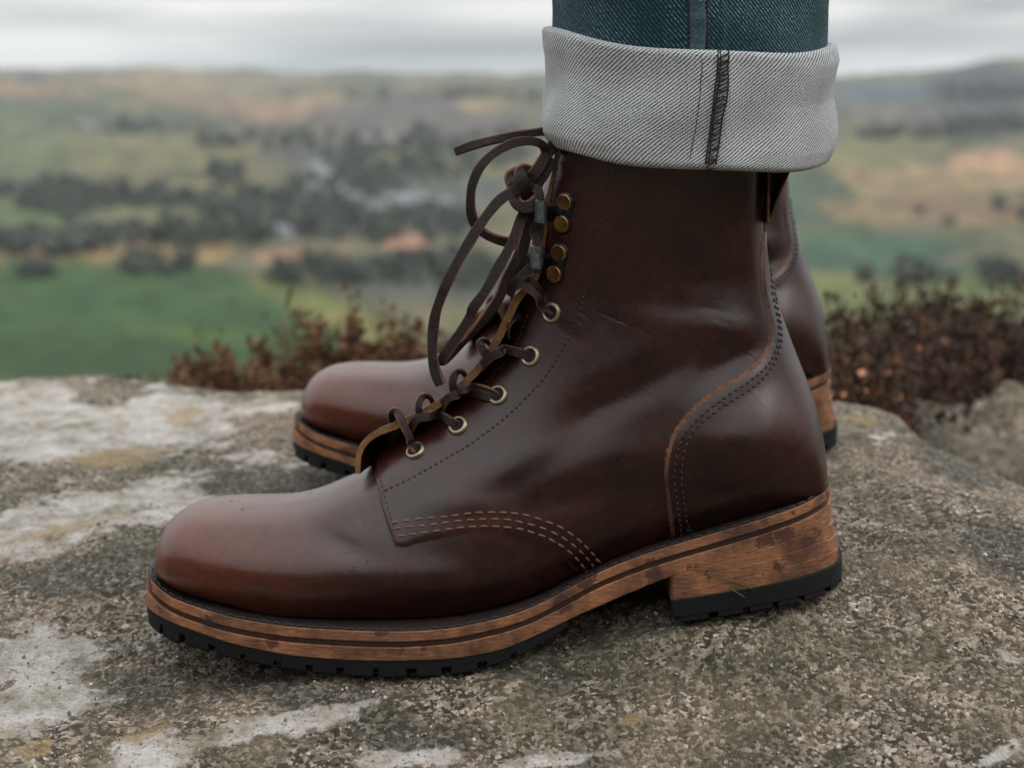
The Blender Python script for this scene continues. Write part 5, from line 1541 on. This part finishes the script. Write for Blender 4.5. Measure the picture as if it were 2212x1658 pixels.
# ================================================================== HEATHER BEHIND THE LEDGE
def heather_mats(tag, stem, l1, l2):
    return [plain(tag + '_stem', stem, .9), foliage_mat(tag + '_leaf', l1, l2, 30.0)]
HM = {'brown': heather_mats('brown_heather', (.09, .05, .032), (.055, .030, .019), (.17, .085, .045)),
      'rust': heather_mats('rust_heather', (.075, .048, .034), (.032, .021, .017), (.075, .045, .032)),
      'olive': heather_mats('olive_heather', (.10, .075, .04), (.08, .07, .03), (.17, .125, .06))}
M['orange_leaf'] = plain('orange_leaf', (.62, .27, .15), .6)
def heather_mesh(kind, h, spread, nst, nleaf, leaf, seed, orange=0):
    r = np.random.default_rng(seed)
    V, F_, idx = [], [], []
    for s in range(nst):
        a = r.uniform(0, 6.283); sp = spread * r.uniform(.1, 1)
        hh = h * r.uniform(.55, 1.0)
        tip = np.array([sp * math.cos(a), sp * math.sin(a), hh]); root = np.array([r.normal(0, spread * .12), r.normal(0, spread * .12), 0])
        mid = (root + tip) / 2 + np.array([r.normal(0, .02), r.normal(0, .02), .03])
        P = crom(np.array([root, mid, tip]), 8)
        for i in range(7):      # thin stem as crossed strips
            for ax in ([1, 0, 0], [0, 1, 0]):
                w = np.array(ax) * (.0016 * (1 - i / 9)); k = len(V)
                V += [P[i] - w, P[i] + w, P[i + 1] + w * .85, P[i + 1] - w * .85]; F_.append((k, k + 1, k + 2, k + 3)); idx.append(0)
        for q in range(nleaf):
            t = r.uniform(.15, 1) ** .7
            p = np.array([np.interp(t, np.linspace(0, 1, 8), P[:, k]) for k in range(3)]) + r.normal(0, leaf * .5, 3)
            d = r.normal(size=3) + [0, 0, 1.2]; d /= np.linalg.norm(d); e2 = np.cross(d, r.normal(size=3)); e2 /= np.linalg.norm(e2)
            l_ = leaf * r.uniform(.6, 1.5); k = len(V); og = r.uniform() < orange; l_ *= 1.5 if og else 1
            if og: e2 = e2 * 2.2
            V += [p, p + d * l_ * .5 + e2 * l_ * .28, p + d * l_, p + d * l_ * .5 - e2 * l_ * .28]; F_.append((k, k + 1, k + 2, k + 3)); idx.append(2 if og else 1)
    me = mk('tmp', np.array(V), np.array(F_), HM[kind] + [M['orange_leaf']], idx=idx, smooth=False)
    d = me.data; bpy.data.objects.remove(me); d.name = 'heather_mesh'
    return d
protoH = {'brown': [heather_mesh('brown', .30, .10, 46, 150, .0085, 1), heather_mesh('brown', .30, .12, 42, 150, .0085, 2)],
          'rust': [heather_mesh('rust', .40, .18, 90, 120, .0095, 3), heather_mesh('rust', .38, .20, 84, 120, .0095, 4, .002)],
          'olive': [heather_mesh('olive', .26, .10, 26, 40, .007, 5)],
          'twig': [heather_mesh('rust', .26, .11, 12, 60, .0065, 6, .006), heather_mesh('brown', .24, .12, 14, 50, .006, 8, .012)]}
def heather(px, tip_py, Y, kind, k, label, sc=1.0, name='heather_shrub', cat='heather', group='heather growing behind the ledge'):
    me = protoH[kind][k % len(protoH[kind])]
    hz = max(v.co.z for v in me.vertices) * sc
    p = at(px, tip_py, Y); p[2] -= hz
    o = bpy.data.objects.new(name, me); COL.objects.link(o)
    o.location = p; o.scale = (sc, sc, sc); o.rotation_euler = (0, 0, random.uniform(0, 6.28))
    o['label'] = label; o['category'] = cat; o['group'] = group
HL = [(440, 745, 1.00, 'brown', 0, 'leftmost brown heather tuft rising behind the ledge', .95), (520, 742, .92, 'brown', 1, 'brown heather tuft left of the far toe', .95), (585, 770, .86, 'brown', 0, 'low brown heather hugging the ledge left of the far toe', .9),
      (655, 725, .95, 'brown', 1, 'brown heather tuft straight behind the far toe cap', 1.0), (730, 672, 1.0, 'brown', 0, 'tallest brown heather tuft, above the far toe', 1.1), (795, 655, 1.05, 'brown', 1, 'pale-tipped heather beside the hanging lace', 1.15),
      (870, 680, 1.1, 'olive', 0, 'thin olive heather sprigs seen between the laces', 1.2), (620, 690, 1.25, 'olive', 0, 'faint olive sprig standing taller behind the brown tufts', 1.2), (370, 800, 1.05, 'olive', 0, 'short olive tuft at the edge of the ledge on the left', .8),
      (930, 700, 1.15, 'brown', 0, 'brown heather hidden mostly by the hanging lace loops', 1.1), (540, 790, .8, 'brown', 1, 'dark low heather in front of the left tufts', .75), (700, 760, .8, 'brown', 1, 'dark low heather touching the far toe', .8)]
protoH['sprig'] = [heather_mesh('olive', .30, .10, 9, 60, .0065, 21), heather_mesh('brown', .30, .12, 9, 70, .0065, 22)]
HL += [(480, 700, .95, 'sprig', 1, 'thin brown sprigs left of the main tufts', 1.0), (700, 640, 1.05, 'sprig', 0, 'tall thin olive sprigs over the far toe', 1.1), (780, 610, 1.0, 'sprig', 1, 'tallest thin brown sprigs beside the hanging lace', 1.1), (860, 640, 1.1, 'sprig', 1, 'thin brown sprigs just left of the hanging lace', 1.1), (600, 700, 1.0, 'sprig', 0, 'thin olive sprigs standing out of the left tufts', 1.0)]
for px, py, Y, kd, k, lb, sc in HL: heather(px, py, Y, kd, k, lb, sc)
HR = [(1815, 672, .66, 'twig', 0, 'bare twiggy heather sprig right behind the far heel', 1.0), (1875, 660, .72, 'twig', 0, 'leaning dark heather sprig with a tall tip right of the far heel', 1.05), (1850, 735, .7, 'twig', 1, 'low twiggy heather dotted with orange leaves', .95), (1920, 745, .75, 'twig', 1, 'orange-dotted heather in front of the brown mass', 1.0),
      (1960, 745, 1.0, 'rust', 0, 'first rust-brown heather mound right of the twiggy sprigs', 1.0), (2040, 700, 1.1, 'rust', 1, 'rust-brown heather mound behind the boulder', 1.1), (2120, 670, 1.2, 'rust', 0, 'taller rust-brown heather mound near the right edge', 1.2), (2200, 690, 1.15, 'rust', 1, 'rust-brown heather mound at the right edge', 1.2),
      (2000, 820, .9, 'rust', 1, 'dark heather filling behind the boulder top', .9), (2090, 790, .95, 'rust', 0, 'dark heather in the middle of the right mass', 1.0), (2180, 800, 1.0, 'rust', 0, 'dark heather above the boulder at the right edge', 1.05), (1890, 810, .85, 'rust', 1, 'dark heather just over the right shoulder of the ledge', .8), (2260, 760, 1.1, 'rust', 0, 'rust heather running out of the frame', 1.1), (1990, 650, 1.5, 'rust', 1, 'faint tall heather farther back', 1.2),
      (1820, 820, .8, 'rust', 0, 'dark low heather right under the far heel', .7), (2150, 640, 1.6, 'rust', 0, 'hazy brown heather crest farthest back on the right', 1.3)]
HR += [(1840, 650, .62, 'twig', 1, 'nearest sprig with orange leaves beside the far heel', .8), (1930, 680, .66, 'twig', 0, 'sprig with orange leaves over the right shoulder of the ledge', .85), (2010, 660, .8, 'sprig', 1, 'thin brown sprigs above the boulder', 1.0), (2130, 610, 1.0, 'sprig', 1, 'thin brown sprigs rising from the right mass', 1.1)]
HR = [(px, py - (45 if kd == 'rust' else 15), Y, kd, k, lb, sc) for px, py, Y, kd, k, lb, sc in HR]
for px, py, Y, kd, k, lb, sc in HR: heather(px, py, Y, kd, k, lb, sc)

# loose grit on the rock near the boots
gv, gf_ = [], []
icos = np.array([(0, 0, 1), (.9, 0, .3), (.28, .85, .3), (-.72, .53, .3), (-.72, -.53, .3), (.28, -.85, .3), (0, 0, -.5)])
icf = [(0, 1, 2), (0, 2, 3), (0, 3, 4), (0, 4, 5), (0, 5, 1), (6, 2, 1), (6, 3, 2), (6, 4, 3), (6, 5, 4), (6, 1, 5)]
NG = 5200
gxs = rng.uniform(-.26, .28, NG); gys = -.115 + .40 * rng.uniform(0, 1, NG) ** 1.7
gzs = rock_h(gxs, gys)
for k in range(NG):
    s = .00035 + .0010 * rng.uniform() ** 5
    A = rng.normal(size=(3, 3)); Q, _ = np.linalg.qr(A)
    p = (icos * (rng.uniform(.7, 1.3, 3) * s)) @ Q.T + [gxs[k], gys[k], gzs[k] + s * .25]
    o_ = len(gv); gv += list(p); gf_ += [tuple(i + o_ for i in f) for f in icf]
def grit_mat():
    m, n, l, b = mat('loose_grit')
    t = N(n, 'TexCoord'); v = N(n, 'TexVoronoi', Scale=420.0); l.new(t.outputs['Object'], v.inputs['Vector'])
    s = N(n, 'SeparateColor'); l.new(v.outputs['Color'], s.inputs[0])
    r = ramp(n, [(0, (.05, .045, .04)), (.35, (.16, .13, .10)), (.7, (.32, .27, .22)), (.95, (.55, .50, .46))]); l.new(s.outputs[0], r.inputs[0])
    l.new(r.outputs[0], b.inputs['Base Color']); b.inputs['Roughness'].default_value = .75
    return m
mk('grit', np.array(gv), np.array(gf_), grit_mat(), kind='stuff', smooth=False, label='loose grit and grains on the rock around the boots', category='grit')

# ================================================================== AIR
x0_, x1_, y0_, y1_, zb_, zt_ = -13000, 13000, -13000, 13000, -260, 140
hv = [(x, y, z) for x in (x0_, x1_) for y in (y0_, y1_) for z in (zb_, zt_)]
hm = bpy.data.materials.new('air'); hm.use_nodes = True
hn_ = hm.node_tree.nodes; hl = hm.node_tree.links; hn_.clear()
ho = hn_.new('ShaderNodeOutputMaterial'); pv = hn_.new('ShaderNodeVolumePrincipled')
pv.inputs['Color'].default_value = (.80, .88, .93, 1); pv.inputs['Density'].default_value = 4.5e-5
hl.new(pv.outputs[0], ho.inputs['Volume'])
hz_ = mk('haze', hv, [(0, 1, 3, 2), (4, 6, 7, 5), (0, 4, 5, 1), (2, 3, 7, 6), (0, 2, 6, 4), (1, 5, 7, 3)], hm, smooth=False, kind='stuff')
